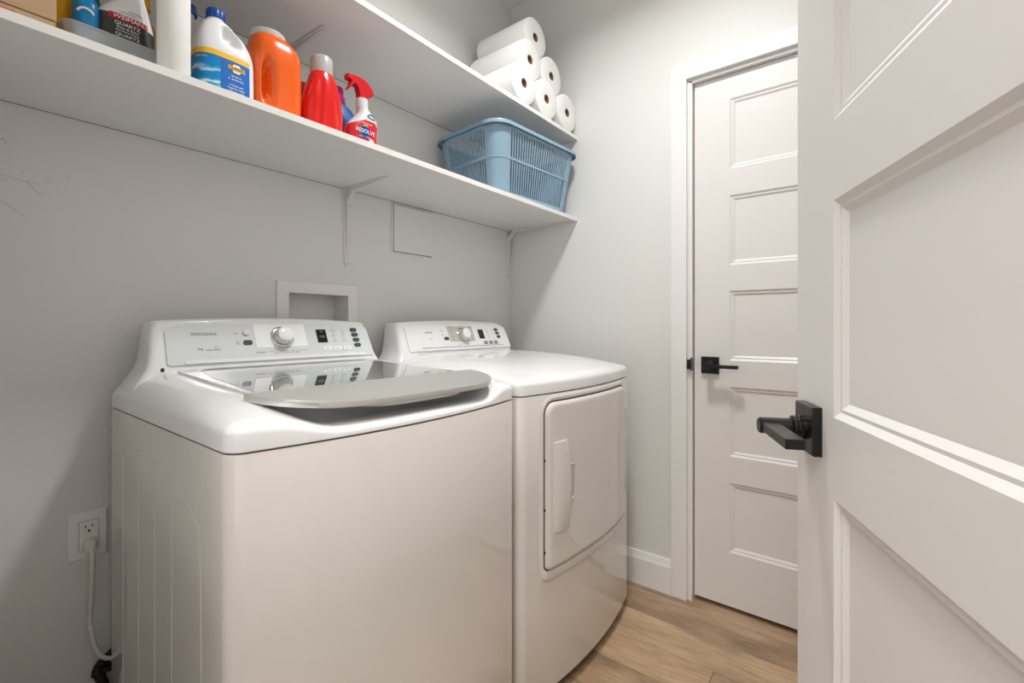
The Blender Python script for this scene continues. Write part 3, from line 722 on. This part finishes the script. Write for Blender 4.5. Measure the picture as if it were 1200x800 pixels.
        for z in (.70, .56, .44):
            bm = bmesh.new(); lathe(bm, [(.003, -.004), (.003, 0)], 10, (xa - .003, fy(xa), z), 'y'); L('screw', bm, 'dark', dr)
    return rt
appliance(-1.588, -.892, 'white top-load washing machine with silver lid handle, nearest the doorway', True)
appliance(-.872, -.174, 'white front-door clothes dryer standing in corner right of the washer', False)

# ------------------------------------------------------------------ bottles
def pchip(zs, vs, z):
    n = len(zs)
    if z <= zs[0]: return vs[0]
    if z >= zs[-1]: return vs[-1]
    i = 0
    while zs[i + 1] < z: i += 1
    h = zs[i + 1] - zs[i]; dl = (vs[i + 1] - vs[i]) / h
    def slope(k):
        if k == 0 or k == n - 1: return dl
        a = (vs[k] - vs[k - 1]) / (zs[k] - zs[k - 1]); b = (vs[k + 1] - vs[k]) / (zs[k + 1] - zs[k])
        return 0 if a * b <= 0 else 2 * a * b / (a + b)
    m0, m1 = slope(i), slope(i + 1); t = (z - zs[i]) / h
    return (2 * t ** 3 - 3 * t * t + 1) * vs[i] + (t ** 3 - 2 * t * t + t) * h * m0 + (-2 * t ** 3 + 3 * t * t) * vs[i + 1] + (t ** 3 - t * t) * h * m1
class Bottle:
    """sections: (z, cx, cy, a, b, n) local to the bottle's base"""
    def __init__(s, secs): s.s = secs; s.zs = [q[0] for q in secs]
    def par(s, z): return [pchip(s.zs, [q[k] for q in s.s], z) for k in range(1, 6)]
    def P(s, z, th, o=0):
        cx, cy, a, b, n = s.par(z); c, q = math.cos(th), math.sin(th)
        a += o; b += o
        return (cx + a * math.copysign(abs(c) ** (2 / n), c), cy + b * math.copysign(abs(q) ** (2 / n), q), z)
    def body(s, step=.006, N=56):
        z0, z1 = s.zs[0], s.zs[-1]; k = max(4, int((z1 - z0) / step)); rings = []
        for i in range(k + 1):
            z = z0 + (z1 - z0) * i / k
            rings.append([s.P(z, 2 * PI * (j + .5) / N) for j in range(N)])
        bm = bmesh.new(); loft(bm, rings); return bm
    def arc(s, z):
        """table of arc length against theta measured from the front (-Y)"""
        T_, L_ = [-PI / 2], [0.0]; tab = []
        N = 240; pr = s.P(z, -PI / 2); acc = 0; pos = [(0, -PI / 2)]
        for i in range(1, N + 1):
            th = -PI / 2 + PI * i / N; p = s.P(z, th); acc += math.hypot(p[0] - pr[0], p[1] - pr[1]); pr = p; pos.append((acc, th))
        return pos
    def wrap(s, zref):
        pos = s.arc(zref)
        def th(u):
            a = abs(u); lo = 0
            for i in range(1, len(pos)):
                if pos[i][0] >= a:
                    p, q = pos[i - 1], pos[i]; t = (a - p[0]) / max(1e-9, q[0] - p[0]); v = p[1] + (q[1] - p[1]) * t
                    return v if u >= 0 else -PI - v
            v = pos[-1][1]; return v if u >= 0 else -PI - v
        return th
    def patch(s, u0, u1, z0, z1, zref, o=.0006, nu=28, nz=10, curve=None):
        th = s.wrap(zref); bm = bmesh.new(); V = []
        for j in range(nz + 1):
            row = []
            for i in range(nu + 1):
                u = u0 + (u1 - u0) * i / nu
                za, zb_ = (z0, z1) if curve is None else curve(u)
                z = za + (zb_ - za) * j / nz; row.append(bm.verts.new(s.P(z, th(u), o)))
            V.append(row)
        for j in range(nz):
            for i in range(nu): bm.faces.new((V[j][i], V[j][i + 1], V[j + 1][i + 1], V[j + 1][i]))
        return bm
    def text(s, name, txt, size, u, z, zref, m, parent, o=.0012, sx=1.0, slant=0.0, sp=1.0):
        th = s.wrap(zref)
        return text_mapped(name, txt, size, m, parent, lambda a, b, c: s.P(z + b + a * slant, th(u + a), o + c), sx, sp)
ZT = 1.579
def thing(name, x, y, label, cat, rz=0, z=ZT, group=None): return root(name, (x, y, z + .0004), label, cat, group, R(rz))

# cardboard box at the far left end
o = thing('cardboard_box', -1.795, -.205, 'brown cardboard box at the left end of the lower shelf', 'box')
link('carton', B((-.070, .068, -.182, .16, .012, .22)), 'card', o, smooth=0, bevel=.001)
link('lower_flap', B((-.0695, .0672, -.181, .159, 0, .0105)), 'card', o, smooth=0, bevel=.001)
link('stripe', B((-.03, .02, -.1815, -.18, .0, .004)), 'labelred', o, smooth=0)

# frosted storage bin with bottles inside
o = thing('storage_bin', -1.6135, -.190, 'frosted clear plastic bin holding bottles at the left of the lower shelf', 'bin')
bm = bmesh.new()
def rrect(a, b, r, z, n=6):
    pts = []
    for sx, sy, t0 in ((1, 1, 0), (-1, 1, 90), (-1, -1, 180), (1, -1, 270)):
        for i in range(n + 1): t = R(t0 + 90 * i / n); pts.append((sx * (a - r) + r * math.cos(t), sy * (b - r) + r * math.sin(t), z))
    return pts
loft(bm, [rrect(.088, .120, .02, .001), rrect(.091, .123, .02, .012), rrect(.0945, .1275, .02, .056), rrect(.0970, .1295, .02, .0575), rrect(.0970, .1295, .02, .060),
          rrect(.0925, .1260, .019, .0595), rrect(.0890, .121, .018, .012), rrect(.085, .117, .018, .0035)], True, True)
link('tray', bm, 'bin', o, smooth=40)
bm = B((-.01, .062, -.1160, -.1150, .006, .046)); link('paper_label', bm, 'dialwhite', o, smooth=0)

def spray_head(rt, z, m, s=1.0, cx=0, flip=1):
    bm = bmesh.new()   # trigger head profile in XZ (nozzle to -x), thickness in y
    prof = [(-.050, .055), (-.050, .043), (-.037, .041), (-.040, .030), (-.049, .012), (-.045, .013), (-.034, .030), (-.027, .036), (-.018, .030), (-.013, .014), (-.012, 0), (.014, 0), (.015, .016), (.030, .020), (.034, .024), (.028, .038), (.016, .050), (-.002, .057), (-.025, .058), (-.037, .056)]
    hw = .0105 * s
    rings = []
    for y, k in ((-hw, .90), (-hw * .7, 1), (hw * .7, 1), (hw, .90)):
        rings.append([(cx + flip * (x_ * s * (1 if k == 1 else 1)), y, z + z_ * s) for x_, z_ in prof])
    loft(bm, rings); return link('trigger_head', bm, m, rt, smooth=30, bevel=.0012)

# bottles inside the bin
BZ = ZT + .0036
q = Bottle([(0, 0, 0, .046, .026, 3.2), (.004, 0, 0, .049, .028, 3.2), (.06, 0, 0, .0495, .029, 3.0), (.100, 0, 0, .048, .028, 2.8), (.125, .003, 0, .040, .026, 2.6), (.150, .012, 0, .026, .021, 2.4), (.172, .018, 0, .015, .015, 2), (.196, .018, 0, .0135, .0135, 2)])
o = thing('spray_bottle', -1.6135, -.270, 'quartz cleaner spray bottle with charcoal label standing in the frosted bin', 'bottle', z=BZ)
link('bottle', q.body(), 'white', o, smooth=60)
th_ = q.wrap(.08)
link('label', q.patch(-.066, .060, .004, .100, .08, .0005, 36, 12, curve=lambda u: (.004, .1105 + (-.010 if u > .03 else 0) - .0006 * abs(u) * 10)), 'charcoal', o, smooth=60)
link('brand_band', q.patch(-.031, .034, .101, .112, .09, .0010, 20, 3, curve=lambda u: (.1005, .1125)), 'brandred', o, smooth=60)
q.text('lettering', 'WEIMAN', .0118, .0015, .1063, .09, 'white_ink', o, .0016, 1.06)
q.text('lettering', 'QUARTZ', .0098, .0, .0935, .08, 'white_ink', o, .0012, 1.05)
q.text('lettering', 'Clean & Shine', .0062, .0, .0855, .08, 'white_ink', o, .0012)
q.text('lettering', 'Disinfecting Cleaner', .0045, .0, .0795, .08, 'white_ink', o, .0012)
q.text('lettering', 'QUARTZ', .0088, .0, .0715, .08, 'white_ink', o, .0012, 1.05)
q.text('lettering', 'Countertop', .0055, .0, .064, .08, 'white_ink', o, .0012)
q.text('lettering', 'cleans and protects', .0040, .0, .1185, .1, 'ink', o, .0012)
q.text('lettering', 'streak free shine', .0040, .012, .1245, .1, 'inkred', o, .0012)
spray_head(o, .196, 'white', .8, .018)
q = Bottle([(0, 0, 0, .018, .024, 2.6), (.01, 0, 0, .020, .026, 2.6), (.10, 0, 0, .020, .026, 2.6), (.13, 0, 0, .013, .016, 2.2), (.155, 0, 0, .010, .010, 2)])
o = thing('cleaner_bottle', -1.6730, -.278, 'azure blue cleaner bottle with white arc mark, in the frosted bin', 'bottle', z=BZ)
link('bottle', q.body(), 'azure', o, smooth=60)
bm = bmesh.new(); th_ = q.wrap(.08); tube(bm, [q.P(.082 + .011 * math.sin(R(a)), th_(-.004 + .012 * math.cos(R(a))), .0008) for a in range(20, 161, 14)], .0022, 6); link('arc_mark', bm, 'white_ink', o)
bm = bmesh.new(); lathe(bm, [(.012, .153), (.012, .175), (.009, .18)], 20); link('cap', bm, 'white', o)
q = Bottle([(0, 0, 0, .030, .026, 2.6), (.01, 0, 0, .033, .029, 2.6), (.13, 0, 0, .033, .029, 2.6), (.165, 0, 0, .018, .018, 2.2), (.19, 0, 0, .013, .013, 2)])
o = thing('cleaner_bottle', -1.650, -.185, 'teal green cleaner bottle behind the blue one in the frosted bin', 'bottle', z=BZ)
link('bottle', q.body(), 'teal', o, smooth=60)
bm = bmesh.new(); lathe(bm, [(.015, .188), (.015, .215), (.011, .22)], 20); link('cap', bm, 'azure', o)
q = Bottle([(0, 0, 0, .018, .018, 2.4), (.01, 0, 0, .0195, .0195, 2.4), (.14, 0, 0, .0195, .0195, 2.4), (.165, 0, 0, .010, .010, 2), (.185, 0, 0, .009, .009, 2)])
o = thing('cleaner_bottle', -1.7105, -.200, 'yellow orange plastic bottle beside the cardboard box', 'bottle', z=ZT) if False else thing('cleaner_bottle', -1.6790, -.205, 'yellow orange plastic bottle beside the cardboard box', 'bottle', z=BZ)
o.location = (-1.6990, -.232, BZ)
q = Bottle([(0, 0, 0, .0150, .018, 2.4), (.01, 0, 0, .0165, .0195, 2.4), (.14, 0, 0, .0165, .0195, 2.4), (.165, 0, 0, .010, .010, 2), (.185, 0, 0, .009, .009, 2)])
link('bottle', q.body(), 'yellow', o, smooth=60)
bm = bmesh.new(); lathe(bm, [(.0115, .183), (.0115, .20), (.009, .205)], 20); link('cap', bm, 'yellow', o)
q = Bottle([(0, 0, 0, .020, .020, 2.4), (.01, 0, 0, .0225, .0225, 2.4), (.16, 0, 0, .0225, .0225, 2.4), (.19, 0, 0, .012, .012, 2), (.21, 0, 0, .011, .011, 2)])
o = thing('cleaner_bottle', -1.5610, -.178, 'olive yellow bottle between the quartz spray and the standing paper towel', 'bottle', z=BZ)
link('bottle', q.body(), 'paleyellow', o, smooth=60)
bm = bmesh.new(); lathe(bm, [(.0145, .205), (.0145, .23), (.011, .235)], 20); link('cap', bm, 'yellow', o)

# paper towel standing upright
o = thing('paper_towel_roll', -1.5530, -.3570, 'slim white paper towel roll standing upright in front of the frosted bin', 'towel roll', z=ZT)
bm = bmesh.new(); prof = [(.010, .002), (.0265, 0), (.0280, .003), (.0280, .268), (.0265, .271), (.010, .269)]
lathe(bm, prof + [(.0105, .26)], 40); link('paper', bm, 'paper', o, smooth=40)
bm = bmesh.new(); tube(bm, [(0, 0, .001), (0, 0, .2700)], .0108, 24); link('core', bm, 'core', o)

# bleach jug
q = Bottle([(0, 0, 0, .054, .039, 3.2), (.004, 0, 0, .058, .043, 3.2), (.04, 0, 0, .0605, .045, 3.2), (.098, 0, 0, .0600, .0445, 3.2), (.112, 0, 0, .0595, .044, 3.1), (.130, -.001, 0, .0570, .0415, 2.9), (.150, -.003, 0, .0510, .0370, 2.6), (.170, -.007, 0, .0400, .0300, 2.4), (.182, -.011, 0, .0290, .0250, 2.2), (.190, -.014, 0, .0185, .0185, 2.0), (.196, -.014, 0, .0165, .0165, 2.0), (.205, -.014, 0, .0165, .0165, 2.0)])
o = thing('bleach_jug', -1.440, -.290, 'white bleach jug with blue cap and swirled blue label, nearest the standing towel roll', 'bottle')
bm = q.body(.003, 140)
for v in bm.verts:   # deep finger hollow that leaves the moulded handle standing on the right
    x_, y_, z_ = v.co
    if z_ > .118 and z_ < .192:
        e = math.exp(-(((x_ - .008) / .0175) ** 4 + ((z_ - .155) / .0195) ** 4))
        v.co.y *= 1 - .86 * e
link('jug', bm, 'white', o, smooth=60)
link('label', q.patch(-.105, -.020, .008, .0945, .06, .0006, 40, 12), 'swirl', o, smooth=60)
link('label_panel', q.patch(-.020, .042, .008, .0975, .06, .0007, 24, 12), 'labelblue', o, smooth=60, label='plain blue right half of the label')
link('label_band', q.patch(-.105, .042, .0945, .1065, .06, .0008, 60, 3), 'labelyellow', o, smooth=60)
bm = bmesh.new(); th_ = q.wrap(.07)
def badge(bm, u, z, w, h, o_, n=8):
    P_ = [q.P(z + h * math.sin(2 * PI * i / n), th_(u + w * math.cos(2 * PI * i / n)), o_) for i in range(n)]; P2 = [q.P(z + h * math.sin(2 * PI * i / n), th_(u + w * math.cos(2 * PI * i / n)), .0004) for i in range(n)]
    loft(bm, [P2, P_])
badge(bm, .012, .079, .0135, .0125, .0011, 6); link('badge', bm, 'inkdark', o, smooth=0)
bm = bmesh.new(); badge(bm, .012, .079, .0118, .0108, .0014, 6); link('badge', bm, 'white_ink', o, smooth=0)
link('badge_ribbon', q.patch(-.0050, .0290, .0745, .0835, .06, .0019, 10, 2), 'labelyellow', o, smooth=60)
q.text('lettering', 'CLOROX', .0075, .012, .0790, .07, 'inkdark', o, .0024, .95)
for i, s_ in enumerate(['disinfects', '& deodorizes', '', 'whitens and', 'brightens loads', 'removes stains']):
    if s_: q.text('lettering', s_, .0058, .011, .0610 - i * .0068, .06, 'white_ink', o, .0014)
bm = bmesh.new(); badge(bm, -.076, .064, .020, .011, .0011, 4); link('badge', bm, 'labelred', o, smooth=0)
q.text('lettering', 'CLOROX', .0080, -.076, .064, .06, 'white_ink', o, .0016, .8)
q.text('lettering', 'Splash-Less', .0062, -.058, .0870, .08, 'labelyellow', o, .0014, 1)
bm = bmesh.new(); n_ = 40
loft(bm, [[((r + (.0006 if j % 2 else 0)) * math.cos(2 * PI * j / n_) - .014, (r + (.0006 if j % 2 else 0)) * math.sin(2 * PI * j / n_), z) for j in range(n_)] for r, z in ((.0185, .194), (.0188, .197), (.0185, .211), (.0170, .2145), (.008, .215))]); link('cap', bm, 'navy', o, smooth=30)

# white bottle with navy cap, at the back
q = Bottle([(0, 0, 0, .033, .03, 2.6), (.006, 0, 0, .037, .034, 2.6), (.17, 0, 0, .037, .034, 2.6), (.22, .003, 0, .025, .023, 2.3), (.25, .004, 0, .014, .014, 2), (.268, .004, 0, .014, .014, 2)])
o = thing('bleach_jug', -1.468, -.145, 'greyish white bottle with navy cap behind the bleach jug and towel roll', 'bottle')
link('bottle', q.body(), 'capgrey', o, smooth=60)
bm = bmesh.new(); lathe(bm, [(.019, .262), (.020, .264), (.018, .284), (.012, .288)], 28, (.004, 0, 0)); link('cap', bm, 'navy', o)

# big orange jug with moulded grip and pale lid
q = Bottle([(0, 0, 0, .052, .049, 3.6), (.005, 0, 0, .0565, .053, 3.6), (.10, 0, 0, .0575, .055, 3.6), (.145, 0, 0, .0570, .0545, 3.6), (.172, 0, 0, .0562, .0535, 3.5), (.190, -.002, 0, .0530, .051, 3.2), (.203, -.006, 0, .0470, .046, 2.8), (.2115, -.010, 0, .0400, .040, 2.4)])
o = thing('detergent_jug', -1.3190, -.275, 'large glossy orange jug with pale grey lid on lower shelf', 'bottle')
bm = q.body(.004, 120)
for v in bm.verts:   # moulded grip hollow on the left of the front face
    x_, y_, z_ = v.co
    if y_ < -.01:
        d = ((x_ + .034) / .011) ** 2 + ((z_ - .092) / .052) ** 4
        v.co.y += .030 * math.exp(-d * 1.1)
link('jug', bm, 'orange', o, smooth=60)
bm = bmesh.new(); n_ = 72
loft(bm, [[((r + (.0007 if j % 3 == 0 else 0)) * math.cos(2 * PI * j / n_) - .0125, (r + (.0007 if j % 3 == 0 else 0)) * math.sin(2 * PI * j / n_), z) for j in range(n_)] for r, z in ((.0395, .2095), (.0402, .211), (.0398, .2230), (.0380, .2255), (.034, .2265), (.033, .2255), (.01, .2255))]); link('lid', bm, 'capgrey', o, smooth=30)

# red detergent bottle with translucent cap
q = Bottle([(0, 0, 0, .0525, .036, 2.8), (.005, 0, 0, .0560, .040, 2.8), (.05, 0, 0, .0550, .040, 2.7), (.09, .001, 0, .0520, .0385, 2.6), (.125, .002, 0, .0450, .036, 2.5), (.150, .002, 0, .0370, .033, 2.4), (.168, .001, 0, .0310, .029, 2.2), (.1745, .001, 0, .0280, .028, 2.0)])
o = thing('detergent_bottle', -1.2040, -.300, 'bright red detergent bottle with frosted cap, right of the orange jug', 'bottle')
bm = q.body(.005, 64)
for v in bm.verts:
    x_, y_, z_ = v.co
    if y_ < -.005:
        v.co.y += .0045 * math.exp(-((x_ + .022 - (z_ - .08) * .10) / .006) ** 2) * sstep(.165, .13, z_) + .003 * math.exp(-((x_ - .026 + (z_ - .08) * .16) / .006) ** 2) * sstep(.165, .13, z_)
link('bottle', bm, 'red', o, smooth=60)
bm = bmesh.new(); lathe(bm, [(.0285, .1715), (.0290, .174), (.0285, .213), (.0270, .2165), (.0255, .2165), (.0262, .212), (.0262, .178)], 40, (.001, 0, 0), cap0=False, cap1=False); cp = link('cap', bm, 'clearcap', o, smooth=40)
bm = bmesh.new(); lathe(bm, [(.026, .174), (.026, .180), (.014, .183), (.014, .203), (.008, .205), (.006, .198)], 32, (.001, 0, 0)); link('spout', bm, 'white', cp, smooth=40)
bm = bmesh.new(); lathe(bm, [(.0262, .2115), (.0262, .2135), (.001, .2135)], 32, (.001, 0, 0)); link('cap_top', bm, 'clearcap', cp, smooth=40)
q = Bottle([(0, 0, 0, .030, .025, 2.6), (.005, 0, 0, .034, .028, 2.6), (.10, 0, 0, .033, .028, 2.6), (.14, 0, 0, .024, .02, 2.3), (.155, 0, 0, .018, .018, 2)])
o = thing('detergent_bottle', -1.2075, -.205, 'dark red bottle hidden behind the bright red detergent bottle', 'bottle')
link('bottle', q.body(), 'labelred', o, smooth=60)
bm = bmesh.new(); lathe(bm, [(.019, .153), (.019, .176), (.015, .18)], 28); link('cap', bm, 'labelred', o)

# blue bottle with magenta cap, behind
q = Bottle([(0, 0, 0, .040, .03, 2.6), (.005, 0, 0, .044, .034, 2.6), (.08, 0, 0, .044, .034, 2.6), (.115, -.006, 0, .038, .031, 2.5), (.140, -.016, 0, .028, .026, 2.3), (.158, -.020, 0, .0215, .0215, 2), (.166, -.020, 0, .0205, .0205, 2)])
o = thing('softener_bottle', -1.0870, -.2150, 'blue softener bottle with magenta cap behind the red trigger spray', 'bottle')
link('bottle', q.body(), 'blue', o, smooth=60)
bm = bmesh.new(); tube(bm, spline([(.0, 0, .155), (.02, 0, .145), (.036, 0, .125), (.042, 0, .09)], 6), .010, 12); link('handle', bm, 'blue', o, smooth=60)
bm = bmesh.new(); lathe(bm, [(.0235, .160), (.0235, .176), (.0195, .180), (.0185, .203), (.0165, .2055)], 30, (-.020, 0, 0)); link('cap', bm, 'magenta', o)

# stain remover spray, red label
q = Bottle([(0, 0, 0, .043, .022, 2.8), (.004, 0, 0, .0465, .0245, 2.8), (.045, -.001, 0, .0478, .025, 2.8), (.060, .001, 0, .0462, .025, 2.8), (.084, .010, 0, .0365, .024, 2.7), (.098, .011, 0, .027, .022, 2.5), (.112, .006, 0, .0185, .018, 2.2), (.124, .002, 0, .0165, .0165, 2), (.134, .002, 0, .0175, .0165, 2), (.145, .002, 0, .0155, .0155, 2)])
o = thing('stain_remover_spray', -1.0945, -.320, 'trigger spray bottle with red head and red label at right end of the bottles', 'bottle')
link('bottle', q.body(.004), 'greyplastic', o, smooth=60)
link('label', q.patch(-.062, .040, .003, .082, .05, .0006, 40, 10, curve=lambda u: (.003, .0795 - .020 * sstep(-.012, -.055, u) - .008 * sstep(.022, .04, u))), 'labelred', o, smooth=60)
th_ = q.wrap(.04)
for k_, (m_, a0, a1) in enumerate((('azure', 180, 300), ('labelyellow', 60, 120), ('magenta', 300, 400), ('teal', 120, 180))):
    bm = bmesh.new(); tube(bm, [q.P(.046 + .0165 * math.sin(R(a)), th_(-.004 + .0150 * math.cos(R(a))), .0008) for a in range(a0, a1 + 1, 12)], .0026, 6); link('logo_ring', bm, m_, o)
bm = bmesh.new(); loft(bm, [[q.P(.046 + .0145 * math.sin(2 * PI * i / 24), th_(-.004 + .013 * math.cos(2 * PI * i / 24)), d) for i in range(24)] for d in (.0003, .0011)]); link('logo_disc', bm, 'navy', o, smooth=0)
q.text('lettering', 'RESOLVE', .0150, -.003, .0450, .045, 'white_ink', o, .0034, 1.0, sp=.95)
q.text('lettering', 'MULTI-ACTION', .0050, -.002, .0690, .05, 'white_ink', o, .0014)
q.text('lettering', 'laundry stain remover', .0048, .0, .0300, .04, 'white_ink', o, .0016)
bm = bmesh.new(); loft(bm, [[q.P(.022 + .008 * math.sin(2 * PI * i / 10 + .3) * (1 if i % 2 else .6), th_(.017 + .012 * math.cos(2 * PI * i / 10 + .3) * (1 if i % 2 else .6)), d) for i in range(10)] for d in (.0003, .0014)]); link('splash_mark', bm, 'white_ink', o, smooth=0)
bm = bmesh.new(); tube(bm, [q.P(.094 + .006 * math.sin(R(a)), -PI / 2 + .25 + .35 * math.cos(R(a)), .0006) for a in range(0, 361, 30)], .0016, 6); link('print_spot', bm, 'azure', o)
hd = spray_head(o, .143, 'trigger', 1.0, .002)

# ------------------------------------------------------------------ blue laundry basket
def basket():
    cx_, cy_, rz = -.2860, -.2170, R(-4.0)
    o = root('laundry_basket', (cx_, cy_, ZT + .0004), 'light blue slotted plastic laundry basket at right end of the lower shelf', 'basket', None, rz)
    A, Bh, Hh = .2615, .180, .268
    def perim(t, n_st=90):
        """rounded rectangle at height fraction t (0 foot, 1 rim); returns points and side tags"""
        k = .845 + .155 * t; a, b = A * k, Bh * (k - .03 * (1 - t)); r = .060 * (.8 + .2 * t); pts = []
        nl, ns, nc = 53, 35, 8
        def seg(p, q, n, tag):
            for i in range(n):
                f = (i + (-.0 if i % 2 == 0 and i else 0)) / n   # even cells are the openings and a little wider
                if i % 2: f = (i + .26) / n
                pts.append((p[0] + (q[0] - p[0]) * f, p[1] + (q[1] - p[1]) * f, tag, i))
        def cor(c, t0):
            for i in range(nc): th = R(t0 + 90 * i / nc); pts.append((c[0] + r * math.cos(th), c[1] + r * math.sin(th), 'c', i))
        seg((-a + r, -b), (a - r, -b), nl, 'l'); cor((a - r, -b + r), -90)
        seg((a, -b + r), (a, b - r), ns, 's'); cor((a - r, b - r), 0)
        seg((a - r, b), (-a + r, b), nl, 'l'); cor((-a + r, b - r), 90)
        seg((-a, b - r), (-a, -b + r), ns, 's'); cor((-a + r, -b + r), 180)
        return pts
    ts = [0, .07, .520, .535, .550, .93, 1.0]
    rows = [perim(t) for t in ts]; n = len(rows[0])
    bs, bl = bmesh.new(), bmesh.new()
    def mk(bm):
        return [[bm.verts.new((p[0] + (0 if ri not in (3,) else 0), p[1], .002 + Hh * ts[ri])) for p in row] for ri, row in enumerate(rows)]
    Vs, Vl = mk(bs), mk(bl)
    for ri in range(len(ts) - 1):
        openrow = ri in (1, 4)
        for i in range(n):
            j = (i + 1) % n; tag, idx = rows[0][i][2], rows[0][i][3]
            lim = 53 if tag == 'l' else 35
            inslot = tag != 'c' and 2 <= idx < lim - 2
            if not openrow or not inslot: bs.faces.new((Vs[ri][i], Vs[ri][j], Vs[ri + 1][j], Vs[ri + 1][i]))
            elif idx % 2 == 1: bl.faces.new((Vl[ri][i], Vl[ri][j], Vl[ri + 1][j], Vl[ri + 1][i]))
    bs.faces.new(Vs[0][::-1])
    for bm_ in (bs, bl): bmesh.ops.delete(bm_, geom=[v for v in bm_.verts if not v.link_faces], context='VERTS')
    link('shell', bs, 'blueplastic', o, smooth=40, solid=.0028)
    s_ = link('slat', bl, 'blueplastic', o, smooth=0, solid=.0028); s_['kind'] = 'stuff'
    # rolled rim and rib band
    def sweep(name, t, prof, z):
        base = perim(t); bm = bmesh.new(); N = len(base); rings = []
        for i, p in enumerate(base):
            a_, b_ = base[i - 1], base[(i + 1) % N]; d = Vector((b_[0] - a_[0], b_[1] - a_[1])).normalized(); nn = (d.y, -d.x)
            rings.append([(p[0] + nn[0] * u, p[1] + nn[1] * u, z + v) for u, v in prof])
        rings.append(rings[0]); loft(bm, rings, False, False); bmesh.ops.remove_doubles(bm, verts=bm.verts, dist=1e-6)
        link(name, bm, 'blueplastic', o, smooth=50)
    sweep('rim', 1, [(-.003, -.002), (0, .003), (.010, .0035), (.0150, .001), (.0165, -.006), (.0160, -.013), (.0140, -.013), (.0140, -.006), (.012, -.003), (0, -.002)], .002 + Hh)
    sweep('rib_band', .53, [(-.001, -.004), (.003, -.003), (.003, .003), (-.001, .004)], .002 + Hh * .53)
basket()

# ------------------------------------------------------------------ paper towel rolls on the upper shelf
Z2 = 1.953
def towel(x, z, y0, label):
    global TR
    Rr = .0805; Ln = .270
    if TR is None:
        o = root('paper_towel_roll', (0, 0, 0), label, 'towel roll', 'paper towel rolls piled on the upper shelf')
        bm = bmesh.new(); lathe(bm, [(.0185, .004), (.0185, .001), (.022, 0), (Rr - .008, .0), (Rr - .002, .003), (Rr, .009), (Rr, Ln - .009), (Rr - .002, Ln - .003), (Rr - .008, Ln), (.022, Ln), (.0185, Ln - .001), (.0185, Ln - .004)], 56, (0, 0, 0), 'y', False, False)
        link('paper', bm, 'paper', o, smooth=40)
        bm = bmesh.new(); lathe(bm, [(.0186, .003), (.0172, .003), (.0172, Ln - .003), (.0186, Ln - .003)], 32, (0, 0, 0), 'y', False, False); link('core', bm, 'core', o, smooth=40)
        # an end disc deep in the tube so that the far end is closed by the wrapping
        TR = o
    else:
        o = TR.copy(); COL.objects.link(o); o['label'] = label
        for ch in TR.children: c_ = ch.copy(); COL.objects.link(c_); c_.parent = o
    o.location = (x, y0, z); o.rotation_euler = (0, R(random.uniform(-170, 170)) * 0, 0)
TR = None
for x_, z_, y_, l_ in ((-.4050, 0, -.388, 'white paper towel roll, left one of the bottom row on the upper shelf'), (-.2435, 0, -.386, 'white paper towel roll, middle one of the bottom row on the upper shelf'), (-.0818, 0, -.388, 'white paper towel roll, right one of the bottom row against the wall'),
                       (-.3243, 1, -.358, 'white paper towel roll, left one of the pile\'s middle row'), (-.1628, 1, -.357, 'white paper towel roll, right one of the pile\'s middle row'), (-.2435, 2, -.328, 'white paper towel roll, topmost of the pile on the upper shelf')):
    towel(x_, Z2 + .0809 + (0, .1395, .2815)[z_], y_, l_)
